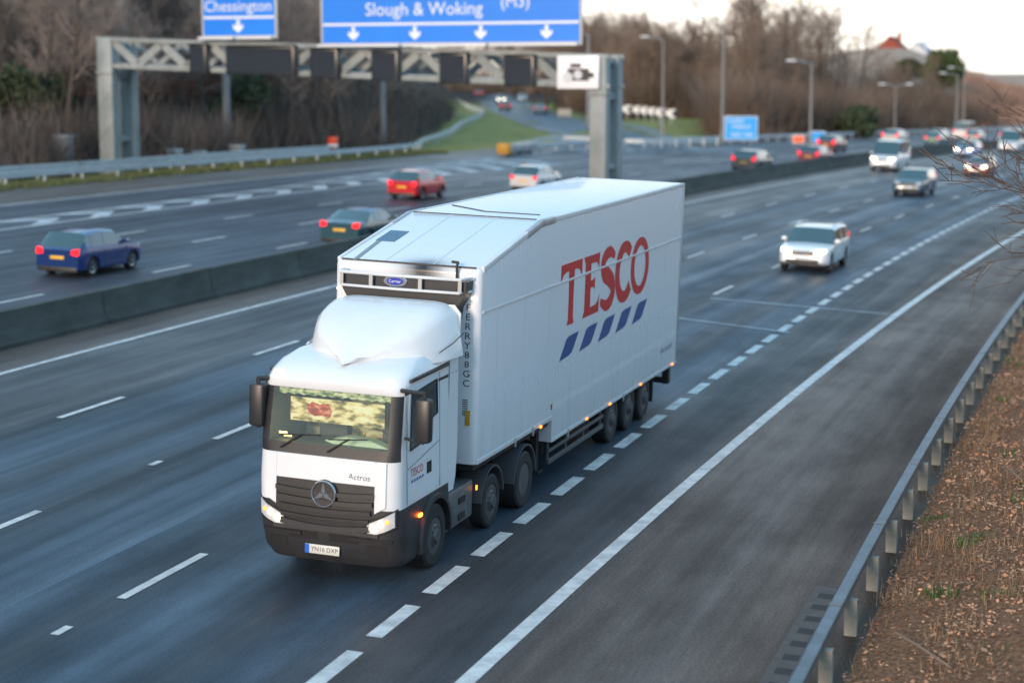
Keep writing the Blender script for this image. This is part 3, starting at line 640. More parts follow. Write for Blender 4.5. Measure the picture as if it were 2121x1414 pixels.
# ------------------------------------------------------------------ trees, scrub, leaves
def seg_arrays(A, B, ra, rb, k):
    A = np.array(A); B = np.array(B); ra = np.array(ra)[:, None]; rb = np.array(rb)[:, None]
    d = B-A; d /= np.linalg.norm(d, axis=1)[:, None]+1e-9
    ref = np.where(np.abs(d[:, 2:3]) < .9, np.array([[0, 0, 1.]]), np.array([[1., 0, 0]])); u = np.cross(d, ref); u /= np.linalg.norm(u, axis=1)[:, None]+1e-9; v = np.cross(d, u)
    n = len(A); V = np.zeros((n, 2*k, 3))
    for i in range(k):
        c, s = math.cos(2*PI*i/k), math.sin(2*PI*i/k); o = c*u+s*v; V[:, i] = A+o*ra; V[:, k+i] = B+o*rb
    base = (np.arange(n)*2*k)[:, None]
    F = np.concatenate([base+np.array([[i, (i+1) % k, k+(i+1) % k, k+i]]) for i in range(k)], 0)
    return V.reshape(-1, 3), F
def bare_tree(seed, H_=14., spread=.45, nb=16, dense=1.0):
    r = np.random.default_rng(seed); tr = []; br = []; tw = []
    def grow(p, d, L, rad, lvl):
        n = 5 if lvl == 0 else (4 if lvl == 1 else 3 if lvl == 2 else 2); st = L/n; pts = [p]; 
        for i in range(n):
            d = d+r.normal(size=3)*(.07 if lvl == 0 else .16); d[2] += .05 if lvl else 0; d /= np.linalg.norm(d); q = p+d*st; r0 = rad*(1-i/n*.75); r1 = rad*(1-(i+1)/n*.75)
            (tr if lvl == 0 else br if lvl < 3 else tw).append((p, q, r0, r1)); p = q; pts.append(p)
        if lvl >= 4: return
        m = [nb, 6, 5, 4][lvl]; m = int(m*(dense if lvl else 1))
        for j in range(m):
            t = r.uniform(.28 if lvl == 0 else .2, 1.0); i = min(int(t*n), n-1); b = pts[i]+(pts[i+1]-pts[i])*(t*n-i)
            az = r.uniform(0, 2*PI); tilt = r.uniform(.45, 1.0) if lvl == 0 else r.uniform(.35, .9)
            u = np.cross(d, r.normal(size=3)); u /= np.linalg.norm(u)+1e-9; nd_ = d*math.cos(tilt)+u*math.sin(tilt); nd_[2] = nd_[2]*.8+.12; nd_ /= np.linalg.norm(nd_)
            ln = [H_*spread*(1.15-.65*t), L*.5, L*.5, L*.55][lvl]*r.uniform(.7, 1.2)
            grow(b, nd_, ln, rad*[.33, .4, .45, .5][lvl]*(1.1-.5*t), lvl+1)
    grow(np.array([0, 0, -.3]), np.array([0, 0, 1.]), H_*.92, H_*.013+.03, 0)
    f = lambda L, k, mn: seg_arrays([x[0] for x in L], [x[1] for x in L], [max(x[2], mn) for x in L], [max(x[3], mn*.7) for x in L], k)
    Vt, Ft = f(tr, 7, .02); Vb, Fb = f(br, 4, .012); Vw, Fw = f(tw, 3, .011)
    Vc = np.concatenate([Vb, Vw]); Fc = np.concatenate([Fb, Fw+len(Vb)])
    return (Vt, Ft), (Vc, Fc)
bark = mat('grey_bark', (.085, .068, .055), .9, noise=(1.5, .4)); twig = mat('brown_twigs', (.34, .235, .17), .9, noise=(.35, .4, (.17, .125, .095))); twig2 = mat('dark_twigs', (.33, .27, .235), .9, noise=(.35, .4))
twig3 = mat('near_twigs', (.13, .085, .065), .9, noise=(.8, .4)); TM = []
for k in range(6):
    (Vt, Ft), (Vc, Fc) = bare_tree(20+k, H_=[13, 15, 11, 16, 12, 14][k], spread=[.34, .3, .4, .28, .42, .33][k], nb=[15, 17, 14, 17, 15, 16][k])
    TM.append((Vt, Ft, Vc, Fc))
TREES = {}
def put_tree(k, x, y, sc, rz, m, label, grp, dz=0.0, name='bare_tree', szz=None):
    key = (k, m.name)
    M = Matrix.Translation((x, y, ground_at(x, y)+dz)) @ Matrix.Rotation(rz, 4, 'Z') @ Matrix.Diagonal((sc, sc, szz or sc, 1))
    if key not in TREES:
        t = thing(name, label, 'tree', M, grp); Vt, Ft, Vc, Fc = TM[k]
        a = np_mesh('trunk', Vt, Ft, bark, t, smooth=True); b = np_mesh('crown', Vc, Fc, m, t); TREES[key] = (a.data, b.data)
    else:
        t = thing(name, label, 'tree', M, grp)
        for nm, me in zip(('trunk', 'crown'), TREES[key]):
            o = bpy.data.objects.new(nm, me); C.objects.link(o); o.parent = t
    return t
def px_of(x, y, z):
    p = .1401830; zz = z-CAM_H; zc = y*math.cos(p)-zz*math.sin(p); yc = y*math.sin(p)+zz*math.cos(p)
    return 1060.5+x/zc*F_PX, 707-yc/zc*F_PX
n = 0; tries = 0
while n < 105 and tries < 6000:      # the steep wooded bank at the left
    tries += 1; s = random.uniform(72, 190); d = -46-random.uniform(7, 48); x, y = map(float, wxy(s, d)); xb = -9-0.02*max(0, y-264)
    if y < 80 or x > xb-1.0: continue
    z = ground_at(x, y); u, v = px_of(x, y, z+5)
    if u < -180 or u > 1010: continue
    put_tree(random.randrange(6), x, y, random.uniform(.55, .9), random.uniform(0, 6.3), twig2, 'bare winter tree among many on the steep bank behind the left crash barrier', 'bare trees on the left bank'); n += 1
n = 0; tries = 0
while n < 215 and tries < 9000:      # the wood closing the view beyond the far lanes
    tries += 1; u = random.uniform(1130, 1990); az = (u-1060.5)/F_PX
    dmin = 290 if u < 1290 else 250 if u < 1480 else 215 if u < 1800 else 262
    D = dmin+random.random()**1.6*80; x, y = D*math.sin(az), D*math.cos(az)
    s, d = to_sd(x, y)
    if -46-d[0] < 5: continue
    hs = 1.0 if u < 1770 else .30 if u < 1910 else .55
    put_tree(random.randrange(6), x, y, random.uniform(.58, .90)*hs*(D/260), random.uniform(0, 6.3), twig, 'bare winter tree in the wood beyond the far carriageway', 'bare trees in the far wood'); n += 1
for x, y, sc in ((4.0, 330, .8), (9.0, 350, .9), (-6, 470, 1.0), (2, 480, .9), (14, 340, .9), (-14, 500, 1.1), (18, 330, 1.0)):
    put_tree(random.randrange(6), x, y, sc, random.uniform(0, 6.3), twig, 'bare tree standing beyond the climbing slip road', 'bare trees beyond the slip road')
for k in range(34):
    u = random.uniform(930, 1330); D = random.uniform(500, 620); az = (u-1060.5)/F_PX
    put_tree(random.randrange(6), D*az, D, random.uniform(1.3, 1.8), random.uniform(0, 6.3), twig, 'bare winter tree in the far wood beyond the top of the slip road', 'bare trees at the top of the slip road')
# one bare tree on the near bank whose outer twigs hang into the right edge
for (x, y, k, sc, l) in ((10.15, 27.5, 2, .66, 'bare tree on the near bank reaching thin twigs into the right edge'), (13.4, 37.0, 4, .60, 'second bare tree on the near bank, just beyond the one at the right edge'), (11.8, 31.0, 0, .60, 'slender bare tree standing between two larger bare trees on the near bank'), (15.4, 44.0, 2, .72, 'third large bare tree farther along the near bank at the right edge'), (10.3, 24.0, 4, .52, 'short bare tree closest to the camera on the near bank')):
    put_tree(k, x, y, sc*1.2, 1.0+k, twig3, l, None)

def scrub(name, pts, hmin, hmax, n_st, m, label, cat='undergrowth', w0=.03, lean=1.0):
    r = np.random.default_rng(len(pts)); P = np.repeat(pts, n_st, 0); n = len(P); P = P+np.concatenate([r.normal(size=(n, 2))*.7, np.zeros((n, 1))], 1)
    h = (r.uniform(.35, 1.0, n)*np.repeat(hmin+(hmax-hmin)*r.random(len(pts))**1.6, n_st))[:, None]; az = r.uniform(0, 2*PI, n); ln = (r.random(n)**.8)*lean
    dr = np.stack([np.cos(az)*ln, np.sin(az)*ln, np.ones(n)], 1); side = np.stack([np.cos(az+1.3), np.sin(az+1.3), r.normal(size=n)*.3], 1)*w0
    mid = P+dr*h*.5+r.normal(size=(n, 3))*.12; top = P+dr*h+r.normal(size=(n, 3))*.3
    V = np.stack([P-side, P+side, mid+side*.7, mid-side*.7, top+side*.2, top-side*.2], 1).reshape(-1, 3); b = (np.arange(n)*6)[:, None]
    F = np.concatenate([b+np.array([[0, 1, 2, 3]]), b+np.array([[3, 2, 4, 5]])], 0)
    o = np_mesh(name, V, F, m); tag(o, label, cat, kind='stuff'); return o
def pts_where(n, gen, ok):
    out = []
    k = 0
    while len(out) < n and k < n*30:
        k += 1; x, y = gen()
        if ok(x, y): out.append((x, y))
    A = np.array(out); return np.concatenate([A, hz(A[:, 0], A[:, 1])[:, None]-.1], 1)
def gen_left(): s = random.uniform(70, 230); d = -46-random.uniform(4.5, 55); x, y = wxy(s, d); return float(x), float(y)
def ok_left(x, y):
    if x > -9-0.02*max(0, y-264)+.2 or y < 78: return False
    u = 1060+x/y*F_PX; Df = np.interp(u, [0, 150, 300, 450, 560, 680], [118, 125, 133, 141, 150, 168]); return -120 < u < 1000 and not (Df-7 < y < Df+.5)
scrub('undergrowth', pts_where(2600, gen_left, ok_left), 1.2, 4.6, 36, mat('scrub_dark', (.165, .13, .112), .95, noise=(.15, .45, (.085, .07, .062))), 'dark tangled undergrowth covering the steep wooded bank at the left')
def gen_r(): u = random.uniform(1180, 2080); az = (u-1060.5)/F_PX; dm = 285 if u < 1290 else 246 if u < 1480 else 205 if u < 1800 else 240; D = dm+random.random()**1.5*75; return D*math.sin(az), D*math.cos(az)
def ok_r(x, y): s, d = to_sd(x, y); return -37.5-d[0] > 3
scrub('thicket', pts_where(2400, gen_r, ok_r), 1.8, 8.5, 38, mat('scrub_brown', (.25, .175, .13), .95, noise=(.12, .5, (.10, .075, .06))), 'brown thicket filling the foot of the wood beyond the far lanes', w0=.045)
def gen_s(): u = random.uniform(930, 1330); az = (u-1060.5)/F_PX; D = 480+random.random()*60; return D*az, D
scrub('far_thicket', pts_where(420, gen_s, lambda x, y: True), 3, 10, 34, MATS['scrub_brown'], 'brown thicket closing the view beyond the top of the slip road', w0=.08)
def gen_b(): u = random.uniform(1960, 2200); az = (u-1060.5)/F_PX; D = 230+random.random()*170; return D*math.sin(az), D*math.cos(az)
scrub('bramble', pts_where(900, gen_b, ok_r), .8, 2.4, 40, mat('bramble_russet', (.46, .29, .215), .95, noise=(.2, .4, (.27, .16, .12))), 'russet brambles over the bank at the far right', w0=.04, lean=.9)
# evergreens: clumps of leaf sized faces round a trunk
def leaf_tree(name, x, y, rx, rz_, base, nleaf, colr, label, cat='tree', lsize=.22, seed=3):
    r = np.random.default_rng(seed); g = ground_at(x, y); t = thing(name, label, cat, Matrix.Translation((x, y, g)))
    bm = N(); cyl(bm, (0, 0, -.3), (0, 0, base+rz_), .22, .08, 8); obj('trunk', bm, bark, t)
    nc = 60; cc = r.normal(size=(nc, 3)); cc /= np.linalg.norm(cc, axis=1)[:, None]; cc *= (r.random(nc)**.4)[:, None]*np.array([rx, rx, rz_])*.85; cr = r.uniform(.25, .5, nc)*rx*.7
    idx = r.integers(0, nc, nleaf); o = r.normal(size=(nleaf, 3)); o /= np.linalg.norm(o, axis=1)[:, None]; P = cc[idx]+o*(cr[idx]*r.random(nleaf)**.35)[:, None]; P[:, 2] += base+rz_
    a = r.normal(size=(nleaf, 3)); a /= np.linalg.norm(a, axis=1)[:, None]; b = np.cross(a, r.normal(size=(nleaf, 3))); b /= np.linalg.norm(b, axis=1)[:, None]
    a *= lsize; b *= lsize*.6; V = np.stack([P-a, P-b, P+a, P+b], 1).reshape(-1, 3); F = (np.arange(nleaf)*4)[:, None]+np.array([[0, 1, 2, 3]])
    np_mesh('crown', V, F, mat('leaf_'+name, colr, .7, noise=(.5, .5)), t)
leaf_tree('evergreen_tree', 75.5, 330, 4.2, 3.6, .6, 9000, (.075, .11, .03), 'rounded green evergreen tree on the rise right of the houses', lsize=.3)
leaf_tree('evergreen_bush', 70.5, 335, 2.8, 2.0, .2, 4000, (.06, .085, .035), 'low dark green bush left of the rounded evergreen', 'bush', .3, 5)
leaf_tree('evergreen_bush', -19.5, 136, 2.6, 2.2, .3, 5000, (.035, .042, .028), 'dark evergreen bush on the left bank behind the lamp column', 'bush', .16, 6)
leaf_tree('evergreen_bush', -30.5, 118, 2.6, 1.6, .2, 5000, (.035, .042, .028), 'dark evergreen bush on the bank left of the gantry legs', 'bush', .16, 7)
leaf_tree('evergreen_bush', 40.5, 222, 3.2, 1.8, .1, 4000, (.09, .085, .025), 'olive green bush at the foot of the far wood', 'bush', .25, 8)

# leaf litter on the near bank
n = 62000; r = np.random.default_rng(11); s = r.uniform(19, 78, n); d = 6.25+r.random(n)**.9*8.5
x, y = wxy(s, d); z = terrain(s, d, x, y)+r.uniform(.02, .1, n)
P = np.stack([x, y, z], 1); a = r.normal(size=(n, 3))*np.array([1, 1, .35]); a /= np.linalg.norm(a, axis=1)[:, None]; b = np.cross(a, r.normal(size=(n, 3))*.4+np.array([0, 0, 1])); b /= np.linalg.norm(b, axis=1)[:, None]
sz = (r.uniform(.016, .045, n)*(1+.8*(r.random(n) < .05)))[:, None]; a *= sz; b *= sz*.6
V = np.stack([P-a, P-b, P+a, P+b], 1).reshape(-1, 3); F = (np.arange(n)*4)[:, None]+np.array([[0, 1, 2, 3]])
lt = np_mesh('leaf_litter', V, F, mat('dead_leaves', (.62, .33, .19), .8, noise=(.5, .6, (.22, .10, .05))), None); tag(lt, 'brown dead leaves strewn over the bank behind the near rail', 'leaf litter', kind='stuff')
def tufts(name, ss, ds, n_b, colr, label, hgt=(.06, .2), wd=.008, seed=1, cat='grass'):
    r = np.random.default_rng(seed); n = len(ss); s = np.repeat(ss, n_b)+r.normal(size=n*n_b)*.16; d = np.repeat(ds, n_b)+r.normal(size=n*n_b)*.16; x, y = wxy(s, d); z = terrain(s, d, x, y)
    P = np.stack([x, y, z-.01], 1); m_ = len(P); h = r.uniform(*hgt, m_)[:, None]; az = r.uniform(0, 2*PI, m_); up = np.stack([np.cos(az)*.5, np.sin(az)*.5, np.ones(m_)], 1)*h; sd2 = np.stack([-np.sin(az), np.cos(az), 0*az], 1)*wd
    V = np.stack([P-sd2, P+sd2, P+up*.6+sd2*.6, P+up], 1).reshape(-1, 3); F = (np.arange(m_)*4)[:, None]+np.array([[0, 1, 2, 3]])
    o = np_mesh(name, V, F, mat('blade_'+name+str(seed), colr, .7, noise=(1, .4))); tag(o, label, cat, kind='stuff')
r = np.random.default_rng(5)
tufts('weeds', r.uniform(22, 60, 60), r.uniform(6.5, 11, 60), 60, (.07, .15, .03), 'small green weeds poking through the dead leaves', (.05, .16), .012, 2, 'weeds')
tufts('dry_grass', r.uniform(20, 75, 420), 6.2+np.abs(r.normal(size=420))*3.0, 26, (.34, .21, .12), 'dry straw coloured grass among the dead leaves', (.08, .28), .006, 3)
sv2 = r.uniform(62, 135, 2600); tufts('verge_grass', sv2, -46-r.uniform(-.4, 2.5, 2600), 16, (.15, .17, .06), 'green grass strip under the far crash barrier', (.1, .3), .03, 4)
# fallen sticks
for k, (s, d, l, a) in enumerate(((27.0, 7.6, 1.5, 1.9), (38.5, 7.9, .9, 1.7), (47, 8.5, 1.6, 2.1), (31, 9.0, 1.1, 1.6))):
    x, y = map(float, wxy(s, d)); bm = N(); P = [(0, 0, 0), (l*.5*math.cos(a), l*.5*math.sin(a), .05), (l*math.cos(a)+.08, l*math.sin(a), .02)]
    tube(bm, P, .018, 6); cyl(bm, P[1], (P[1][0]+.2, P[1][1]+.25, .12), .01, .006, 5); o = obj('fallen_stick', bm, twig); o.location = (x, y, ground_at(x, y)+.08)
    tag(o, ['long fallen stick on the leaves nearest the camera', 'short fallen stick on the leaves halfway along the rail', 'fallen stick farthest along the leaf bank', 'fallen stick lying highest on the near leaf bank'][k], 'stick', 'fallen sticks on the leaf bank')
# ------------------------------------------------------------------ the articulated lorry (two things: trailer, tractor unit)
MT = frame(31.111, -1.6725, -.0068)
def trailer_paint():
    m = bpy.data.materials.new('trailer_panel'); m.use_nodes = True; t = m.node_tree; b = t.nodes['Principled BSDF']; L = t.links
    b.inputs['Roughness'].default_value = .3; b.inputs['Coat Weight'].default_value = .25
    tcn = t.nodes.new('ShaderNodeTexCoord'); sp = t.nodes.new('ShaderNodeSeparateXYZ'); L.new(tcn.outputs['Object'], sp.inputs[0])
    def mth(op, x, y=0.0, cl=False):
        n = t.nodes.new('ShaderNodeMath'); n.operation = op; n.use_clamp = cl
        for i, q in enumerate((x, y)):
            if isinstance(q, (int, float)): n.inputs[i].default_value = q
            else: L.new(q, n.inputs[i])
        return n.outputs[0]
    def noise(scale, sc, det=6):
        mp = t.nodes.new('ShaderNodeMapping'); mp.inputs['Scale'].default_value = scale; L.new(tcn.outputs['Object'], mp.inputs[0]); n = t.nodes.new('ShaderNodeTexNoise'); n.inputs['Scale'].default_value = sc; n.inputs['Detail'].default_value = det; L.new(mp.outputs[0], n.inputs['Vector']); return n.outputs['Fac']
    n1 = noise((1, 1, .25), 2.6); n2 = noise((1, 4, .3), 3.0)
    low = mth('MULTIPLY', mth('SUBTRACT', 1.0, mth('DIVIDE', mth('SUBTRACT', sp.outputs['Z'], .85), 1.5), True), mth('ADD', mth('MULTIPLY', n2, .9), -.12, True), True)
    blot = mth('MULTIPLY', mth('SUBTRACT', n1, .55, True), .22)
    dirt = mth('ADD', mth('MULTIPLY', low, .75), blot, True)
    dx = mth('DIVIDE', mth('SUBTRACT', sp.outputs['X'], .27), .42); dy = mth('DIVIDE', mth('SUBTRACT', sp.outputs['Y'], -.02), .42); dz = mth('DIVIDE', mth('SUBTRACT', sp.outputs['Z'], 4.45), .35)
    r2 = mth('ADD', mth('ADD', mth('MULTIPLY', dx, dx), mth('MULTIPLY', dy, dy)), mth('MULTIPLY', dz, dz)); soot = mth('MULTIPLY', mth('POWER', 2.718, mth('MULTIPLY', r2, -1.2)), mth('ADD', mth('MULTIPLY', n1, .9), .55), True)
    mx = t.nodes.new('ShaderNodeMix'); mx.data_type = 'RGBA'; L.new(dirt, mx.inputs[0]); mx.inputs[6].default_value = (.70, .735, .77, 1); mx.inputs[7].default_value = (.20, .18, .155, 1)
    m2 = t.nodes.new('ShaderNodeMix'); m2.data_type = 'RGBA'; L.new(soot, m2.inputs[0]); L.new(mx.outputs[2], m2.inputs[6]); m2.inputs[7].default_value = (.02, .02, .025, 1); L.new(m2.outputs[2], b.inputs['Base Color'])
    L.new(mth('ADD', mth('MULTIPLY', dirt, .5), .26), b.inputs['Roughness'])
    return m
tp_m = trailer_paint(); alu = mat('trailer_aluminium', (.50, .52, .54), .4, .5, noise=(3, .25)); trim_w = mat('white_trim', (.66, .67, .68), .35, noise=(2, .12)); seam_m = mat('dark_seam', (.05, .05, .055), .6)
HW, TL = 1.2756, 13.94
trl = thing('trailer', 'tall white box trailer with big red lettering and blue dashes on its side', 'trailer', MT)
PROF = [(0, 1.305), (4.18, 1.305), (4.18, .872), (TL, .872), (TL, 5.053), (3.22, 5.053), (0, 4.517)]
bm = N(); prism(bm, PROF, lambda u, v, q: (-HW+q, u, v), 2*HW)
es = [e for e in bm.edges if all(v.co.y < .01 for v in e.verts) and abs(e.verts[0].co.x-e.verts[1].co.x) < .01] + [e for e in bm.edges if all(v.co.z > 4.4 for v in e.verts) and abs(e.verts[0].co.x-e.verts[1].co.x) < .01] + [e for e in bm.edges if all(v.co.y < .01 and v.co.z > 4.4 for v in e.verts) and abs(e.verts[0].co.x-e.verts[1].co.x) > .1]
bmesh.ops.bevel(bm, geom=list(set(es)), offset=.11, segments=4, affect='EDGES', profile=.5)
obj('body', bm, tp_m, trl, R(25))
zs = lambda a: 4.517+.1664*min(a, 3.22)
def roofbar(bm, x, y0, y1, wd, h0, h1):
    for a, b in ((y0, min(y1, 3.22)), (max(y0, 3.22), y1)):
        if b > a: bar(bm, (x, a, zs(a)+(h0+h1)/2), (x, b, zs(b)+(h0+h1)/2), wd, h1-h0)
for sg in (-1, 1):
    bm = N(); bx(bm, sg*HW-.004*sg, sg*(HW+.014), .13, TL-.02, 3.78, 3.825, .004); obj('side_moulding', bm, trim_w, trl)
    bm = N(); bx(bm, sg*(HW-.003), sg*(HW+.012), .06, 4.16, 1.300, 1.375, .003); obj('lower_rail', bm, trim_w, trl)
    bm = N(); bx(bm, sg*(HW-.003), sg*(HW+.012), 4.19, TL-.02, .868, .93, .003); obj('lower_rail', bm, trim_w, trl)
    bm = N(); bx(bm, sg*(HW-.02), sg*(HW+.012), TL-.09, TL+.03, .86, 5.04, .008); obj('rear_post', bm, alu, trl)
    # cornice capping along the roof edge and the grey elbow plate at the bend
    bm = N()
    for a, b in ((.12, 3.16), (3.28, TL)):
        bar(bm, (sg*(HW-.02), a, zs(a)-.045), (sg*(HW-.02), b, zs(b)-.045), .064, .10, .012)
    obj('roof_capping', bm, trim_w, trl)
    bm = N(); bar(bm, (sg*(HW-.022), 2.35, zs(2.35)-.05), (sg*(HW-.022), 3.22, zs(3.22)-.05), .075, .125, .012); bar(bm, (sg*(HW-.022), 3.2, zs(3.2)-.05), (sg*(HW-.022), 3.95, zs(3.95)-.05), .075, .125, .012); obj('elbow_plate', bm, alu, trl)
    bm = N()
    for k in range(9): bx(bm, sg*(HW-.001), sg*(HW+.0035), .9+1.45*k, .905+1.45*k, .96 if .9+1.45*k > 4.2 else 1.4, 3.77)
    obj('panel_joint', bm, mat('panel_joint_grey', (.60, .63, .66), .5), trl)
bm = N(); bx(bm, -HW+.1, HW-.1, .04, .055, zs(.05)-.015, zs(.05)+.012); 
for k in range(14): bx(bm, -1.1+k*.17, -1.07+k*.17, .05, .075, zs(.05)-.01, zs(.05)+.012)
obj('roof_seam', bm, seam_m, trl)
bm = N(); bx(bm, -HW+.1, HW-.12, 3.20, 3.225, 5.045, 5.066); obj('roof_seam', bm, seam_m, trl)
bm = N(); bar(bm, (-1.05, 4.9, 5.06), (-.1, 4.05, 5.06), .035, .02); bar(bm, (-.1, 4.05, 5.06), (.95, 4.05, 5.06), .035, .02); obj('roof_seam', bm, seam_m, trl)
bm = N(); bar(bm, (-.93, .02, zs(.02)+.006), (-1.0, 1.2, zs(1.2)+.006), .07, .012); obj('cable_duct', bm, mat('duct_grey', (.22, .25, .28), .5), trl)
bm = N(); bar(bm, (-.90, 1.22, zs(1.22)+.004), (-.90, 1.9, zs(1.9)+.004), .34, .01); obj('roof_patch', bm, mat('patch_blue', (.06, .13, .21), .4), trl)
bm = N()
for x in (-.42, .42): bar(bm, (x, .1, zs(.1)+.001), (x, 3.2, zs(3.2)+.001), .02, .006)
obj('roof_joint', bm, mat('panel_joint_grey', (.60, .63, .66), .5), trl)
for sg in (-1, 1):
    bm = N()
    for k in range(46): y = .35+.295*k; cyl(bm, (sg*(HW+.010), y, .90 if y > 4.25 else 1.34), (sg*(HW+.016), y, .90 if y > 4.25 else 1.34), .010, n=6)
    obj('rivet_row', bm, alu, trl, 0)
    for y in (2.0, 3.0, 5.2, 9.2): bm = N(); zz_ = 1.32 if y < 4.2 else .88; bx(bm, sg*(HW+.012), sg*(HW+.03), y-.035, y+.035, zz_-.10, zz_+.06, .006); obj('lashing_ring', bm, alu, trl)
# refrigeration unit on the headboard
ref = N(); prism(ref, [(-1.02, 4.33), (-1.0, 4.12), (-.86, 3.9), (-.70, 3.0), (.86, 3.0), (1.0, 3.9), (1.13, 4.12), (1.15, 4.33)], lambda u, v, q: (u, -q-.005, v), .34)
rf_ = obj('fridge_unit', ref, mat('fridge_dark', (.03, .033, .038), .5, noise=(4, .3)), trl)
bm = N()
for k in range(17): bx(bm, -.78+.004*k, .90-.004*k, -.36, -.343, 3.25+.04*k, 3.268+.04*k)
obj('louvre', bm, mat('louvre_brown', (.075, .062, .055), .5), rf_)
bm = N(); bx(bm, -.05, .02, -.375, -.345, 3.2, 3.95); bx(bm, -.76, -.66, -.372, -.345, 3.35, 4.0); obj('grille_divider', bm, black_plastic, rf_)
bm = N(); tube(bm, [(-1.05, -.1, 4.375), (-1.0, -.42, 4.375), (.05, -.47, 4.375), (1.08, -.42, 4.375), (1.16, -.1, 4.375)], .026, 8)
tube(bm, [(-1.03, -.08, 4.16), (-.97, -.42, 4.16), (.05, -.47, 4.16), (1.06, -.42, 4.16), (1.14, -.08, 4.16)], .024, 8); obj('guard_bar', bm, trim_w, trl)
bm = N()
for x in (-.97, -.45, .40, 1.07): bx(bm, x-.03, x+.03, -.452 if abs(x) < .6 else -.43, -.415, 4.165, 4.37)
obj('guard_upright', bm, mat('upright_grey', (.40, .39, .37), .5), trl)
bm = N(); bmesh.ops.create_cone(bm, cap_ends=True, segments=32, radius1=.21, radius2=.2, depth=.016, matrix=Matrix.Translation((-.06, -.36, 4.27)) @ Matrix.Rotation(PI/2, 4, 'X') @ Matrix.Diagonal((1, .44, 1, 1))); em = obj('badge', bm, chrome, rf_)
bm = N(); bmesh.ops.create_cone(bm, cap_ends=True, segments=32, radius1=.115, radius2=.11, depth=.01, matrix=Matrix.Translation((-.06, -.372, 4.27)) @ Matrix.Rotation(PI/2, 4, 'X') @ Matrix.Diagonal((1.25, .5, 1, 1))); obj('badge_field', bm, mat('badge_blue', (.02, .04, .42), .3), em)
bm = text_bm('Carrier', .07, lambda u, v, q: Vector((-.06+u, -.3795, 4.27+v))); obj('lettering', bm, sign_white, em, 0)
bm = N(); tube(bm, [(.88, -.04, 4.28), (.88, -.06, 4.55), (.88, .0, 4.60), (.76, .04, 4.60)], .022, 8); obj('exhaust_pipe', bm, mat('pipe_brown', (.05, .03, .025), .6), trl)
for x in (-1.19, 1.17): bm = N(); bx(bm, x-.035, x+.035, -.03, 0, 4.02, 4.06, .006); obj('marker_lamp', bm, mat('marker_white', (.9, .85, .75), .3, emit=(1, .8, .55), es=2.2), trl)
for i, ch in enumerate('FERRY88GC'):
    bm = text_bm(ch, .155, lambda u, v, q, i=i: Vector((1.075+u*1.15, -.006, 3.88-.155*i+v))); obj('lettering', bm, seam_m, trl, 0)
bm = N()
for k in range(8): bx(bm, 1.02, 1.11, -.006, -.001, 2.36-.035*k, 2.375-.035*k)
obj('barcode', bm, seam_m, trl)
for x in (-1.14, 1.10): bm = N(); bx(bm, x-.02, x+.06, -.02, -.002, 1.95, 2.2, .004); obj('reflector', bm, mat('reflector_yellow', (.55, .30, .03), .4), trl)
# side lettering, drawn letter by letter
sf = lambda u, v, q: (HW+.0025+q, u, v)
red_m = mat('letter_red', (.60, .010, .014), .45, noise=(1.5, .15)); blue_m = mat('dash_blue', (.008, .075, .27), .35, noise=(1.5, .15))
def letter(polys, x0, x1, z0=2.95, z1=4.12):
    bm = N()
    for p in polys:
        pts = [(x0+(x1-x0)*u, z0+(z1-z0)*v) for u, v in p]
        if len(pts) == 4 or len(pts) > 4: prism(bm, pts, sf, .003)
    obj('letter', bm, red_m, trl, 0)
def stroke(c, ws):
    out_ = []
    n = len(c)
    L_, R_ = [], []
    for i in range(n):
        a = c[max(i-1, 0)]; b = c[min(i+1, n-1)]; dx, dy = b[0]-a[0], b[1]-a[1]; l = math.hypot(dx, dy); w_ = ws[i]/2
        L_.append((c[i][0]-dy/l*w_, c[i][1]+dx/l*w_)); R_.append((c[i][0]+dy/l*w_, c[i][1]-dx/l*w_))
    return L_, R_
def strip_letter(c, ws, x0, x1, close=False):
    L_, R_ = stroke(c, ws); bm = N(); mp_ = lambda p: (HW+.0055, x0+(x1-x0)*p[0], 2.93+1.21*p[1])
    a = [bm.verts.new(mp_(p)) for p in L_]; b = [bm.verts.new(mp_(p)) for p in R_]
    n = len(a)
    for i in range(n-1 if not close else n): j = (i+1) % n; bm.faces.new((a[i], a[j], b[j], b[i]))
    bmesh.ops.recalc_face_normals(bm, faces=bm.faces); obj('letter', bm, red_m, trl, 0)
letter([[(0, 1.0), (1.0, 1.0), (1.0, .72), (.965, .76), (.90, .825), (.80, .86), (.635, .87), (.61, .5), (.615, .10), (.66, 0), (.34, 0), (.385, .10), (.39, .5), (.365, .87), (.2, .86), (.1, .825), (.035, .76), (0, .72)]], 4.44, 5.80)
letter([[(0, 1), (.97, 1), (.93, .74), (.88, .80), (.80, .855), (.44, .865), (.44, .58), (.60, .58), (.70, .62), (.70, .42), (.60, .46), (.44, .46), (.44, .135), (.78, .14), (.92, .20), (1.0, .29), (.97, 0), (0, 0), (.10, .12), (.11, .5), (.10, .88)]], 5.92, 7.06)
def smooth_path(P, n=40):
    P = np.array(P, float); t_ = np.linspace(0, len(P)-1, n); out = []
    for t in t_:
        i = min(int(t), len(P)-2); f = t-i; p0 = P[max(i-1, 0)]; p1 = P[i]; p2 = P[i+1]; p3 = P[min(i+2, len(P)-1)]
        out.append(tuple(.5*((2*p1)+(-p0+p2)*f+(2*p0-5*p1+4*p2-p3)*f*f+(-p0+3*p1-3*p2+p3)*f**3)))
    return out
Sc = smooth_path([(.93, .84), (.62, .935), (.30, .88), (.18, .74), (.30, .60), (.56, .52), (.80, .40), (.86, .24), (.70, .10), (.42, .06), (.08, .16)], 44)
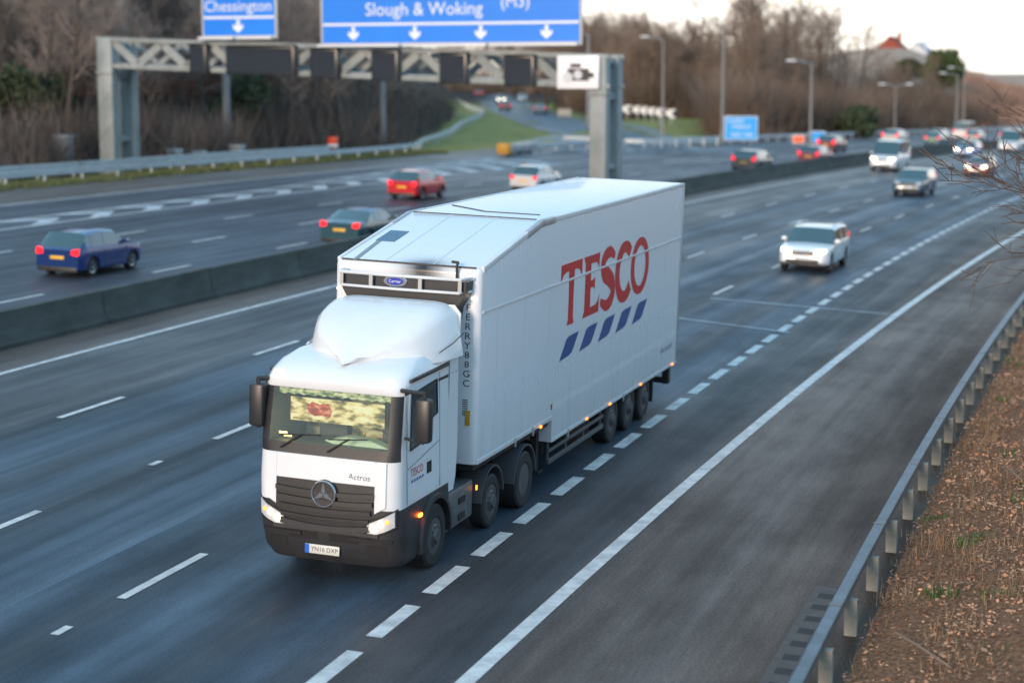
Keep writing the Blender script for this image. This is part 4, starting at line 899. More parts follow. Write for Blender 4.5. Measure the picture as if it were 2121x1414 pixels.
strip_letter(Sc, [.10+.17*math.sin(PI*i/43)**.6+.03*math.exp(-((i-22)/9)**2) for i in range(44)], 7.06, 8.22)
Cc = [(.60+.46*math.cos(a), .5+.43*math.sin(a)) for a in np.linspace(R(42), R(322), 40)]
strip_letter(Cc, [.19+.08*abs(math.cos(a)) for a in np.linspace(R(42), R(322), 40)], 8.20, 9.42)
Oc = [(.5+.41*math.cos(a), .5+.43*math.sin(a)) for a in np.linspace(0, 2*PI, 48, endpoint=False)]
strip_letter(Oc, [.14+.05*abs(math.cos(a)) for a in np.linspace(0, 2*PI, 48, endpoint=False)], 9.44, 10.92, True)
for k in range(5):
    x0 = 4.50+1.30*k; p = [(x0, 2.33), (x0+.62, 2.36), (x0+.80, 2.40), (x0+.90, 2.47), (x0+1.22, 2.74), (x0+.58, 2.73), (x0+.42, 2.69), (x0+.32, 2.60)]
    bm = N(); prism(bm, p, sf, .003); obj('blue_dash', bm, blue_m, trl, 0)
bm = text_bm('GRAY & ADAMS', .15, lambda u, v, q: Vector((HW+.004, 12.9+u, 1.35+v))); obj('lettering', bm, mat('small_letter_blue', (.15, .22, .33), .4), trl, 0)
# running gear
bm = N(); bx(bm, -.55, -.42, .5, TL-.2, .72, 1.25 if False else .86); bx(bm, .42, .55, .5, TL-.2, .72, .86); bx(bm, -1.15, 1.15, 4.3, TL-.3, .80, .868); bx(bm, -1.2, 1.2, .1, 4.17, 1.18, 1.30); bx(bm, -1.1, 1.1, 4.20, 4.28, .62, 1.3); obj('chassis', bm, chassis_m, trl)
for sg in (-1, 1):
    bm = N(); bx(bm, sg*1.0-.06, sg*1.0+.06, 3.95, 4.10, .35, 1.2); bx(bm, sg*1.0-.14, sg*1.0+.14, 3.88, 4.17, .32, .36); obj('landing_leg', bm, chassis_m, trl)
    bm = N(); bx(bm, sg*1.19-.02, sg*1.19+.02, 4.30, 8.0, .42, .52, .008); bx(bm, sg*1.19-.02, sg*1.19+.02, 4.30, 8.0, .64, .71, .008)
    for y in (4.35, 5.5, 6.7, 7.9): bx(bm, sg*1.16-.015, sg*1.16+.015, y-.03, y+.03, .45, .87)
    obj('side_guard', bm, mat('side_guard_grey', (.11, .11, .11), .5, .3), trl)
    for y in (3.44, 6.46, 8.15, 10.63, 13.5): bm = N(); zz_ = 1.30 if y < 4.1 else .90; bx(bm, sg*(HW+.012), sg*(HW+.034), y-.05, y+.05, zz_-.02, zz_+.022, .004); obj('side_marker', bm, amber_light, trl)
    bm = N(); bx(bm, sg*(HW+.003), sg*(HW+.01), 4.08, 4.14, 1.50, 1.60); obj('reflector', bm, mat('reflector_red', (.35, .02, .02), .4), trl)
    bm = N(); bx(bm, sg*.75, sg*1.2, 12.1, 12.13, .25, .86); obj('mudflap', bm, dark_rubber, trl)
bm = N(); bx(bm, -1.2, 1.2, TL-.35, TL-.25, .42, .56, .01); bx(bm, -1.2, -1.05, TL-.4, TL-.2, .42, .86); bx(bm, 1.05, 1.2, TL-.4, TL-.2, .42, .86); obj('underrun_bar', bm, chassis_m, trl)
def lorry_wheel(parent, y, sg, single=True, r=.5, wd=.32, xo=1.20, deep=.0):
    bm = N(); lathe_x(bm, [(-sg*wd, .30), (-sg*wd, r-.05), (-sg*(wd-.03), r), (-sg*.03, r), (0, r-.04), (0, .31), (-sg*.015, .285)], sg*xo, y, r, 36); w_ = obj('wheel', bm, tyre_m, parent, R(30))
    bm = N()
    if not single: lathe_x(bm, [(-sg*.01, .285), (-sg*.03, .27), (-sg*.17, .24), (-sg*.18, .12), (-sg*.10, .11), (-sg*.09, .0)], sg*xo, y, r, 28)
    else: lathe_x(bm, [(-sg*.01, .285), (-sg*.02, .26), (-sg*.05, .235), (sg*.0, .17), (sg*.015, .12), (sg*.06, .10), (sg*.065, 0)], sg*xo, y, r, 28)
    for k in range(10):
        a = 2*PI*k/10; rr = .15 if single else .18; cyl(bm, (sg*(xo-(.0 if single else .17)), y+rr*math.cos(a), r+rr*math.sin(a)), (sg*(xo+(.025 if single else -.13)), y+rr*math.cos(a), r+rr*math.sin(a)), .014, n=6)
    obj('rim', bm, rim_m, w_, R(30)); return w_
for y in (8.68, 10.05, 11.36):
    for sg in (-1, 1): lorry_wheel(trl, y, sg, True, .49, .36, 1.2)
    bm = N(); cyl(bm, (-.9, y, .49), (.9, y, .49), .07, n=10); obj('axle', bm, chassis_m, trl)

# ---- tractor unit
CX = 0.03
MC = MT @ Matrix.Translation((CX, -.07, 0))
trk = thing('lorry_tractor', 'white lorry cab with black grille and roof fairing, pulling the lettered box trailer', 'lorry', MC)
LV = [(.30, -2.88, 1.08, .34), (.46, -2.99, 1.15, .34), (.80, -3.05, 1.16, .28), (1.02, -3.07, 1.16, .26), (1.22, -3.07, 1.15, .24), (1.56, -3.05, 1.15, .22), (1.62, -3.045, 1.15, .22), (1.94, -3.02, 1.15, .24), (2.10, -2.985, 1.145, .18),
      (2.50, -2.90, 1.14, .18), (2.90, -2.81, 1.13, .18), (2.95, -2.83, 1.13, .22), (3.02, -2.83, 1.13, .26), (3.12, -2.74, 1.12, .30), (3.24, -2.50, 1.08, .32), (3.33, -2.1, 1.0, .3)]
def ring(z, yf, hw, r, yr):
    pts = []
    def add(x, y): pts.append((x, y, z-(.05*max(0, (y+2.9))*0)))
    half = [(f*(hw-r), yf+.02*f*f) for f in (0, .22, .44, .66, .85, 1)]+[(hw-r+r*math.sin(a), yf+.02+r-r*math.cos(a)) for a in (R(22), R(45), R(68), R(90))]
    yc = yf+.02+r; half += [(hw, yc+(yr-yc)*f) for f in (.25, .5, .75, 1)]
    return [(-x, y, z) for x, y in half[:0:-1]]+[(x, y, z) for x, y in half]
lean = lambda p: (p[0]-.022*(p[2]-.5), p[1], p[2])
secs = [[lean(p) for p in ring(*l, -2.14 if l[0] < 1.22 else -.86)] for l in LV]
parts = {k: N() for k in ('cab', 'windscreen', 'pillar', 'grille', 'bumper')}
NC = len(secs[0]); mid = NC//2
for i in range(len(LV)-1):
    zc = (LV[i][0]+LV[i+1][0])/2
    for j in range(NC-1):
        k = min(abs(j-mid), abs(j+1-mid))
        if zc < 1.22: nm = 'bumper'
        elif zc < 1.6 and k < 5: nm = 'grille'
        elif zc < 1.94: nm = 'cab'
        elif zc < 2.09: nm = 'pillar' if k < 8 else 'cab'
        elif zc < 2.92: nm = 'windscreen' if k < 5 and zc > 2.07 else ('pillar' if k < 8 else 'cab')
        elif zc < 2.98: nm = 'cab' if k < 8 else 'pillar'
        else: nm = 'cab'
        bm = parts[nm]; f = bm.faces.new([bm.verts.new(p) for p in (secs[i][j], secs[i][j+1], secs[i+1][j+1], secs[i+1][j])])
bm = parts['cab']; bm.faces.new([bm.verts.new(p) for p in secs[-1]])
top_r = [v for v in secs[-1]]
for nm, m_ in (('cab', white_paint), ('windscreen', screen_glass), ('pillar', black_plastic), ('grille', black_plastic), ('bumper', mat('bumper_plastic', (.034, .035, .038), .5, noise=(2.5, .3)))):
    bm = parts[nm]; bmesh.ops.remove_doubles(bm, verts=bm.verts, dist=1e-4); bmesh.ops.recalc_face_normals(bm, faces=bm.faces)
    parts[nm] = obj({'cab': 'cab_shell', 'pillar': 'windscreen_surround'}.get(nm, nm), bm, m_, trk, R(28))
bm = N(); bx(bm, -1.1, 1.06, -.90, -.84, 1.2, 3.3); obj('cab_rear_wall', bm, white_paint, trk)
# interior seen through the glass; its mottled colours paint in windscreen reflections
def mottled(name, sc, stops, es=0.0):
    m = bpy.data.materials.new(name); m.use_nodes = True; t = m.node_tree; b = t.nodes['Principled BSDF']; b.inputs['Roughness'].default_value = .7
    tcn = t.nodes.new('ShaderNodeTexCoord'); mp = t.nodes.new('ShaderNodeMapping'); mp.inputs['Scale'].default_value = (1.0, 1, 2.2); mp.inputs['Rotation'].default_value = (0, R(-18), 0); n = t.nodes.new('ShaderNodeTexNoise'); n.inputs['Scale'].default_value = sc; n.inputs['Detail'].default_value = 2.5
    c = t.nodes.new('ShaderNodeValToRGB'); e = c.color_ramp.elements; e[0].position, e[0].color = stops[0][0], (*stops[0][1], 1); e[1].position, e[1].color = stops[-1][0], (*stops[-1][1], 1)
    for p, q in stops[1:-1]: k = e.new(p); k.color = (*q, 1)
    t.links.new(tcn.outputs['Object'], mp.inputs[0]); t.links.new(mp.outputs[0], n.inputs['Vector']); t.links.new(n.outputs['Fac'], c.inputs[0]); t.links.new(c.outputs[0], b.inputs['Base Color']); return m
cream = mottled('drape_reflections', 3.2, [(.36, (.03, .06, .04)), (.45, (.20, .17, .07)), (.53, (.62, .50, .24)), (.62, (.85, .80, .55))])  # gold and green gantry reflections put into the curtain's colour
bm = N(); bx(bm, -1.08, 1.04, -1.45, -1.40, 1.3, 3.2); obj('reflection_curtain', bm, cream, trk)
bm = N(); bx(bm, -1.08, 1.04, -2.85, -2.2, 1.9, 2.08, .04); bx(bm, -.2, .3, -2.7, -2.4, 2.05, 2.15, .02); ds = obj('dashboard', bm, mat('dash_grey', (.07, .08, .07), .6), trk)
bm = N(); bx(bm, -1.06, 1.02, -2.7, -1.5, 1.2, 1.3); obj('cab_floor', bm, chassis_m, trk)
for x in (-.55, .52):
    bm = N(); bx(bm, x-.26, x+.26, -2.0, -1.5, 1.5, 1.75, .06); bx(bm, x-.25, x+.25, -1.62, -1.48, 1.7, 2.55, .06); bx(bm, x-.14, x+.14, -1.62, -1.50, 2.55, 2.75, .04); obj('seat', bm, mat('seat_fabric', (.10, .10, .11), .8), trk)
bm = N(); bx(bm, -.82, .72, -2.60, -2.58, 2.36, 2.72); obj('reflection_board', bm, mottled('board_reflections', 4.2, [(.34, (.08, .10, .07)), (.43, (.42, .32, .14)), (.50, (.88, .72, .42)), (.62, (.95, .90, .70))]), trk)  # board added behind the glass, its mottle painted as gantry reflections
bm = N(); prism(bm, [(-.52, 2.50), (-.42, 2.45), (-.28, 2.47), (-.17, 2.44), (-.13, 2.55), (-.2, 2.66), (-.34, 2.63), (-.46, 2.67), (-.54, 2.60)], lambda u, v, q: (u, -2.602-q, v), .008); obj('red_patch', bm, mottled('board_red', 9, [(.35, (.30, .05, .03)), (.5, (.62, .08, .05)), (.65, (.8, .35, .22))]), trk)  # red smear within the painted windscreen pattern
bm = N()
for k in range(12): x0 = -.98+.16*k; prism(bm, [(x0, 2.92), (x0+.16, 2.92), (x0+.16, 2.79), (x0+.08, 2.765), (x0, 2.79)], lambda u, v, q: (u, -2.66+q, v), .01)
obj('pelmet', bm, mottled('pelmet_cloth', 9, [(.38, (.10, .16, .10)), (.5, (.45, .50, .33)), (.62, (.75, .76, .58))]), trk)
bm = N(); prism(bm, [(-.2, 2.12), (.15, 2.20), (.55, 2.18), (.85, 2.08), (.5, 2.05), (0, 2.06)], lambda u, v, q: (u, -2.72+q, v), .2); obj('dash_papers', bm, mat('paper_green', (.55, .68, .56), .7), trk)
bm = N(); bx(bm, -1.0, .95, -2.60, -2.56, 2.82, 2.90, .01); obj('sun_visor', bm, mat('visor_green', (.30, .42, .35), .6), trk)
bm = N(); bmesh.ops.create_cone(bm, cap_ends=False, segments=24, radius1=.22, radius2=.21, depth=.03, matrix=Matrix.Translation((.52, -2.35, 2.12)) @ Matrix.Rotation(R(-60), 4, 'X')); obj('steering_wheel', bm, chassis_m, trk)
for (x, z) in ((-.88, 2.18), (-.80, 2.14)): bm = N(); bx(bm, x-.06, x+.06, -2.74, -2.72, z-.012, z+.012); obj('dash_lamp', bm, mat('dash_yellow', (.8, .55, .1), .4, emit=(1, .7, .15), es=4), trk)
# grille slats, star, wordmark, wipers
def fy(z, x, off=0.0):
    zz = [l[0] for l in LV]; yf = np.interp(z, zz, [l[1] for l in LV]); hw = np.interp(z, zz, [l[2] for l in LV]); r_ = np.interp(z, zz, [l[3] for l in LV]); ax = abs(x)
    y = yf+.02*min(1, ax/(hw-r_))**2
    if ax > hw-r_: q = min(ax-(hw-r_), r_*.999); y = yf+.02+r_-math.sqrt(r_*r_-q*q)
    return float(y)-off
def skin_patch(pts_xz, off, thick, nx=8):
    """a patch that follows the cab front: pts_xz gives (x, zlow, zhigh)"""
    bm = N(); P = pts_xz; f_ = []; b_ = []
    for x, z0, z1 in P:
        f_.append([bm.verts.new(lean((x, fy(z0+(z1-z0)*t, x, off+thick), z0+(z1-z0)*t))) for t in (0, .33, .66, 1)])
        b_.append([bm.verts.new(lean((x, fy(z0+(z1-z0)*t, x, off-.01), z0+(z1-z0)*t))) for t in (0, .33, .66, 1)])
    for A in (f_, b_):
        for p, q in zip(A, A[1:]):
            for i in range(3): bm.faces.new((p[i], q[i], q[i+1], p[i+1]))
    for p, q, a, b in zip(f_, f_[1:], b_, b_[1:]): bm.faces.new((p[0], q[0], b[0], a[0])); bm.faces.new((p[3], q[3], b[3], a[3]))
    for p, a in ((f_[0], b_[0]), (f_[-1], b_[-1])):
        for i in range(3): bm.faces.new((p[i], p[i+1], a[i+1], a[i]))
    bmesh.ops.recalc_face_normals(bm, faces=bm.faces); return bm
xs = lambda a, b, n=9: [a+(b-a)*i/(n-1) for i in range(n)]
bow = lambda x: .035*(1-(x/.8)**2)
for k, z in enumerate((1.42, 1.29, 1.16, 1.03)):
    wv = .80-.03*k; obj('grille_slat', skin_patch([(x, z-.02-bow(x), z+.045-bow(x)) for x in xs(-wv, wv, 11)], .012, .05), black_plastic, parts['grille'], R(40))
obj('grille_frame', skin_patch([(x, .90-bow(x)*2, .985-bow(x)*2) for x in xs(-.72, .72, 11)], .01, .06), mat('grille_surround', (.05, .05, .053), .45), parts['grille'], R(40))
for sg in (-1, 1):    # white cheeks beside the grille
    obj('front_cheek', skin_patch([(sg*x, 1.17+.035*i, 1.93) for i, x in enumerate((.80, .86, .92, .97))][::sg], .004, .03), white_paint, trk, R(40))
obj('front_panel', skin_patch([(x, 1.58, 1.945) for x in xs(-.80, .80, 13)], .004, .022), white_paint, trk, R(40))
st_c = lean((0, -3.13, 1.40)); bm = N()
for k in range(40):
    a, b = 2*PI*k/40, 2*PI*(k+1)/40; cyl(bm, (st_c[0]+.19*math.sin(a), st_c[1], st_c[2]+.19*math.cos(a)), (st_c[0]+.19*math.sin(b), st_c[1], st_c[2]+.19*math.cos(b)), .017, n=6, caps=False)
for k in range(3):
    a = 2*PI*k/3; d_ = (math.sin(a), math.cos(a)); n_ = (d_[1], -d_[0])
    prism(bm, [(st_c[0]+n_[0]*.045, st_c[2]+n_[1]*.045), (st_c[0]+d_[0]*.185, st_c[2]+d_[1]*.185), (st_c[0]-n_[0]*.045, st_c[2]-n_[1]*.045)], lambda u, v, q: (u, st_c[1]-.01+q, v), .03)
obj('star_emblem', bm, chrome, parts['grille'], R(40))
bm = N(); bmesh.ops.create_cone(bm, cap_ends=True, segments=32, radius1=.21, radius2=.19, depth=.05, matrix=Matrix.Translation((st_c[0], st_c[1]+.035, st_c[2])) @ Matrix.Rotation(PI/2, 4, 'X')); obj('emblem_base', bm, black_plastic, parts['grille'])
bm = text_bm('Actros', .13, lambda u, v, q: Vector(lean((.55+u+v*.15, fy(1.70, .5)-.0265-.004, 1.69+v)))); obj('lettering', bm, chrome, trk, 0)
for x0 in (-.75, .02):
    bm = N(); cyl(bm, lean((x0, -3.04, 2.02)), lean((x0+.34, -2.99, 2.24)), .014, n=6); cyl(bm, lean((x0-.0, -2.985, 2.2)), lean((x0+.62, -2.975, 2.25)), .010, n=6); obj('wiper', bm, chassis_m, trk)
# bumper: lamps, plate, openings, steps
for sg in (-1, 1):
    hl = obj('headlight', skin_patch([(sg*x, .80+.035*i, 1.00+.042*i) for i, x in enumerate((.68, .77, .86, .95, 1.02, 1.09))][::sg], .004, .022), white_lens, trk, R(40))
    obj('lamp_bezel', skin_patch([(sg*x, .76+.035*i, 1.04+.042*i) for i, x in enumerate((.64, .75, .86, .96, 1.05, 1.12))][::sg], .0, .010), chassis_m, hl, R(40))
    for (x, z, e_m, rr) in ((.78, .945, head_light, .050), (.90, 1.02, mat('halogen_amber', (.9, .5, .2), .3, emit=(1, .50, .16), es=7), .040), (1.0, 1.06, amber_light, .026)):
        bm = N(); y = fy(z, sg*x)-.02; cx_, _, _ = lean((sg*x, 0, z)); cyl(bm, (cx_, y+.03, z), (cx_, y-.022, z), rr, n=16); obj('bulb', bm, e_m, hl)
    obj('fog_recess', skin_patch([(sg*x, .50, .66) for x in (.66, .76, .86, .95)][::sg], .0, .008), chassis_m, parts['bumper'], R(40))
    obj('bumper_step', skin_patch([(sg*x, .72, .77) for x in (.40, .60, .80, .95, 1.05)][::sg], .01, .03), black_plastic, parts['bumper'], R(40))
for (a, b_) in ((-.62, -.15), (.05, .52)): obj('air_opening', skin_patch([(x, .66, .80) for x in xs(a, b_, 6)], -.005, .012), chassis_m, parts['bumper'], R(40))
obj('bumper_lip', skin_patch([(x, .80, .86) for x in xs(-.85, .85, 13)], .004, .03), mat('grille_surround', (.05, .05, .053), .45), parts['bumper'], R(40))
np_ = N(); bx(np_, -.34, .22, -3.055, -3.035, .45, .59, .004); np_o = obj('number_plate', np_, mat('plate_white', (.62, .62, .58), .4), trk)
bm = N(); bx(bm, -.34, -.27, -3.06, -3.0555, .452, .588); obj('plate_band', bm, mat('plate_blue', (.01, .12, .55), .4), np_o)
bm = text_bm('YN16 DXP', .095, lambda u, v, q: Vector((-.022+u, -3.0575, .52+v))); obj('lettering', bm, seam_m, np_o, 0)
# doors: windows, frames, seams, handle, livery
for sg in (-1, 1):
    X = 1.13*sg; lx = lambda z: -.022*(z-.5); sfn = lambda u, v, q, sg=sg: (sg*(1.148 if v < 2.1 else 1.142)+sg*(.004+q)+lx(v)-sg*max(0, v-2.1)*.008, u, v)
    dr = N(); prism(dr, [(-2.66, 1.25), (-2.66, 2.05), (-2.55, 2.95), (-1.36, 3.02), (-1.30, 2.5), (-1.30, 1.45), (-1.36, 1.25)], sfn, .006); dr = obj('door', dr, white_paint, trk)
    s2 = lambda u, v, q, sg=sg, g=sfn: (g(u, v, q)[0]+sg*.007, u, v)
    bm = N(); prism(bm, [(-2.56, 2.06), (-2.47, 2.89), (-1.42, 2.96), (-1.40, 2.44), (-1.86, 2.36), (-2.02, 2.10)], s2, .003); obj('door_window', bm, glass_m, dr)
    s3 = lambda u, v, q, sg=sg, g=sfn: (g(u, v, q)[0]+sg*.012, u, v)
    bm = N()
    W_ = [(-2.56, 2.06), (-2.47, 2.89), (-1.42, 2.96), (-1.40, 2.44), (-1.86, 2.36), (-2.02, 2.10)]
    for a, b in zip(W_, W_[1:]+W_[:1]): cyl(bm, s3(*a, 0), s3(*b, 0), .014, n=5)
    obj('window_seal', bm, dark_rubber, dr)
    bm = N(); bar(bm, (sg*1.145+lx(3.1), -2.5, 3.095), (sg*1.145+lx(3.1), -.9, 3.12), .05, .05, .01); obj('roof_gutter', bm, black_plastic, trk)
    bm = N(); prism(bm, [(-1.86, 1.56), (-1.86, 1.74), (-1.66, 1.74), (-1.66, 1.56)], s2, .002); hd = obj('door_handle', bm, chassis_m, dr); 
    bm = N(); prism(bm, [(-2.67, 1.25), (-2.67, 3.05), (-2.655, 3.05), (-2.655, 1.25)], s2, .001); prism(bm, [(-1.30, 1.25), (-1.30, 3.05), (-1.285, 3.05), (-1.285, 1.25)], s2, .001); prism(bm, [(-2.64, 1.78), (-2.64, 1.79), (-1.32, 1.99), (-1.32, 1.98)], s2, .0005); obj('door_seam', bm, seam_m, dr)
    bm = text_bm('TESCO', .17, lambda u, v, q, sg=sg: Vector((s2(-2.28+sg*u, 1.70+v, 0)[0]+sg*.003, -2.28+sg*u, 1.70+v))); obj('lettering', bm, red_m, dr, 0)
    bm = N()
    for k in range(5): x0 = -2.52+.11*k; prism(bm, [(x0, 1.55), (x0+.06, 1.55), (x0+.09, 1.59), (x0+.03, 1.59)], s2, .003)
    obj('blue_dash', bm, blue_m, dr)
    # lower side: wheel arch filler, arch lip, steps
    bm = N(); P = [(-2.16, .40), (-2.16, 1.28), (-.90, 1.40), (-.86, .95)]+[(-1.50+.60*math.cos(a), .50+.60*math.sin(a)) for a in np.linspace(R(35), R(188), 14)]
    prism(bm, P, lambda u, v, q, sg=sg: (sg*(1.10+q)+lx(v), u, v), .045); obj('arch_panel', bm, mat('bumper_plastic', (.034, .035, .038), .5), trk, R(30))
    bm = N(); pr = [(.595, 0), (.595, .10), (.66, .10), (.69, .0)]
    secs_ = [[(sg*(1.10+q), -1.50+rr*math.cos(a), .50+rr*math.sin(a)) for rr, q in pr] for a in np.linspace(R(-5), R(192), 22)]; loft(bm, secs_, closed=True); obj('arch_lip', bm, black_plastic, trk, R(30))
    bm = N(); bx(bm, sg*1.155, sg*1.185, -2.24, -2.12, .965, 1.015, .006); obj('side_marker', bm, mat('marker_orange', (.9, .15, .02), .3, emit=(1, .13, .01), es=12), trk)
    bm = N(); bx(bm, sg*.72, sg*1.10, -.90, .42, .36, 1.0, .06); obj('fuel_tank', bm, mat('tank_grey', (.16, .17, .175), .45, .4, noise=(3, .3)), trk)
    bm = N(); bx(bm, sg*1.09, sg*1.12, -.30, -.02, .45, .55); bx(bm, sg*1.09, sg*1.12, -.30, -.02, .72, .82); obj('tank_step', bm, chassis_m, trk)
    bm = N(); prism(bm, [(-.86, 1.05), (-.86, 3.30), (-1.3, 3.30), (-.46, 3.56), (-.42, 3.50), (-.44, 1.75), (-.52, 1.25), (-.62, 1.05)], lambda u, v, q, sg=sg: (sg*(1.10+q)-.02*(v-.5), u, v), .03); obj('side_fairing', bm, white_paint, trk, R(30))
    bm = N(); bx(bm, sg*1.128+lx(2.4), sg*1.134+lx(2.4), -.858, -.848, 1.1, 3.3); bx(bm, sg*1.128+lx(2.9), sg*1.134+lx(2.9), -.85, -.45, 2.93, 2.945); obj('fairing_seam', bm, seam_m, trk)
    # mirrors
    mz = 2.62; mr_ = N(); MX = {1: 1.45, -1: -1.24}[sg]; box(mr_, (MX, -2.86, mz-.02), (.24, .20, .66), .05); m1 = obj('mirror', mr_, mat('mirror_black', (.025, .025, .028), .4), trk, R(35))
    bm = N(); tube(bm, [(sg*1.08-.05, -2.72, 2.99), (MX, -2.86, 3.0), (MX, -2.86, 2.9)], .035, 8); obj('mirror_arm', bm, black_plastic, m1); bm = N(); tube(bm, [(sg*1.12-.04, -2.72, 2.28), (MX-.01, -2.84, 2.26), (MX-.01, -2.84, 2.34)], .025, 8); obj('mirror_arm', bm, black_plastic, m1)
    bm = N(); bx(bm, MX-.1, MX+.1, -2.757, -2.752, 2.36, 2.88); obj('mirror_glass', bm, chrome, m1)
    lorry_wheel(trk, -1.50, sg, True, .50, .32, 1.16); lorry_wheel(trk, 1.15, sg, True, .46, .28, 1.17); lorry_wheel(trk, 2.73, sg, False, .50, .56, 1.24)
    for (yc, rr, x1) in ((1.15, .55, 1.19), (2.73, .60, 1.25)):
        bm = N(); pr = [(rr, -.46), (rr, .0), (rr+.035, .0), (rr+.035, -.46)]; secs_ = [[(sg*(x1+q), yc+r_*math.cos(a), .50+r_*math.sin(a)) for r_, q in pr] for a in np.linspace(R(4), R(176), 18)]; loft(bm, secs_, closed=True); obj('mudguard', bm, mat('mudguard_grey', (.06, .063, .07), .5), trk, R(30))
    bm = N(); bx(bm, sg*.74, sg*1.16, 3.24, 3.27, .28, .72); obj('mudflap', bm, dark_rubber, trk)
    bm = N(); bx(bm, sg*1.13, sg*1.155, .43, .47, .80, .88, .004); obj('side_marker', bm, amber_light, trk)
    bm = N(); bx(bm, sg*1.15, sg*1.2, 3.22, 3.30, .84, .95, .01); obj('rear_lamp', bm, red_light, trk)
    for xx in (.92,): bm = N(); box(bm, lean((sg*xx, -2.735, 3.115)), (.13, .05, .025), .008); obj('marker_lamp', bm, mat('marker_white', (.9, .85, .75), .3, emit=(1, .8, .55), es=2.2), trk)
bm = N(); bx(bm, -.50, -.38, -2.4, 3.4, .68, .94); bx(bm, .38, .50, -2.4, 3.4, .68, .94); bx(bm, -.9, .9, -2.3, -.9, .9, 1.2); bx(bm, -.8, .8, 1.6, 2.6, .95, 1.12, .03); bx(bm, -.9, .9, -.8, .3, .5, .9); obj('chassis', bm, chassis_m, trk)
bm = N()
for k in range(3): cyl(bm, (-.35+.3*k, -.82, 1.9), (-.25+.28*k, -.36, 1.85), .022, n=6)
obj('air_hose', bm, mat('hose', (.05, .06, .08), .5), trk)
# roof fairing: a scoop that swells from a pointed nose to the full width
dfl = [(-2.56, .10, 3.16, 3.27), (-2.44, .38, 3.18, 3.36), (-2.22, .68, 3.2, 3.50), (-1.95, .90, 3.2, 3.64), (-1.65, 1.03, 3.2, 3.78), (-1.35, 1.11, 3.2, 3.90), (-1.05, 1.15, 3.2, 3.98), (-.75, 1.17, 3.2, 4.03), (-.46, 1.17, 3.2, 4.03)]
secs = []
for (y, hw, z0, z1) in dfl:
    row = []; H_ = z1-z0
    for k in range(25):
        u = -1+2*k/24; x = hw*u; sh = (1-abs(u)**8)**.34 if abs(u) < 1 else 0
        nose = .34*abs(u)**2*(1-min(1, (y+2.56)/1.9))
        row.append((x*(.975+.025*(1-sh)), y+nose, z0+H_*(sh if sh > 0 else 0)))
    secs.append(row)
bm = N(); loft(bm, secs, closed=False); obj('roof_fairing', bm, white_paint, trk, R(50))
bm = N(); prism(bm, [(-1.10, 3.3), (1.10, 3.3), (1.11, 3.85), (1.0, 3.985), (-1.0, 3.985), (-1.11, 3.85)], lambda u, v, q: (u, -.46+q, v), .03); obj('fairing_back', bm, white_paint, trk)
for sg in (-1, 1):
    bm = N(); pts = [(sg*1.10, -1.35, 3.36), (sg*1.155, -.9, 3.45), (sg*1.172, -.46, 3.56)]
    tube(bm, pts, .009, 5); obj('fairing_seam', bm, seam_m, trk)

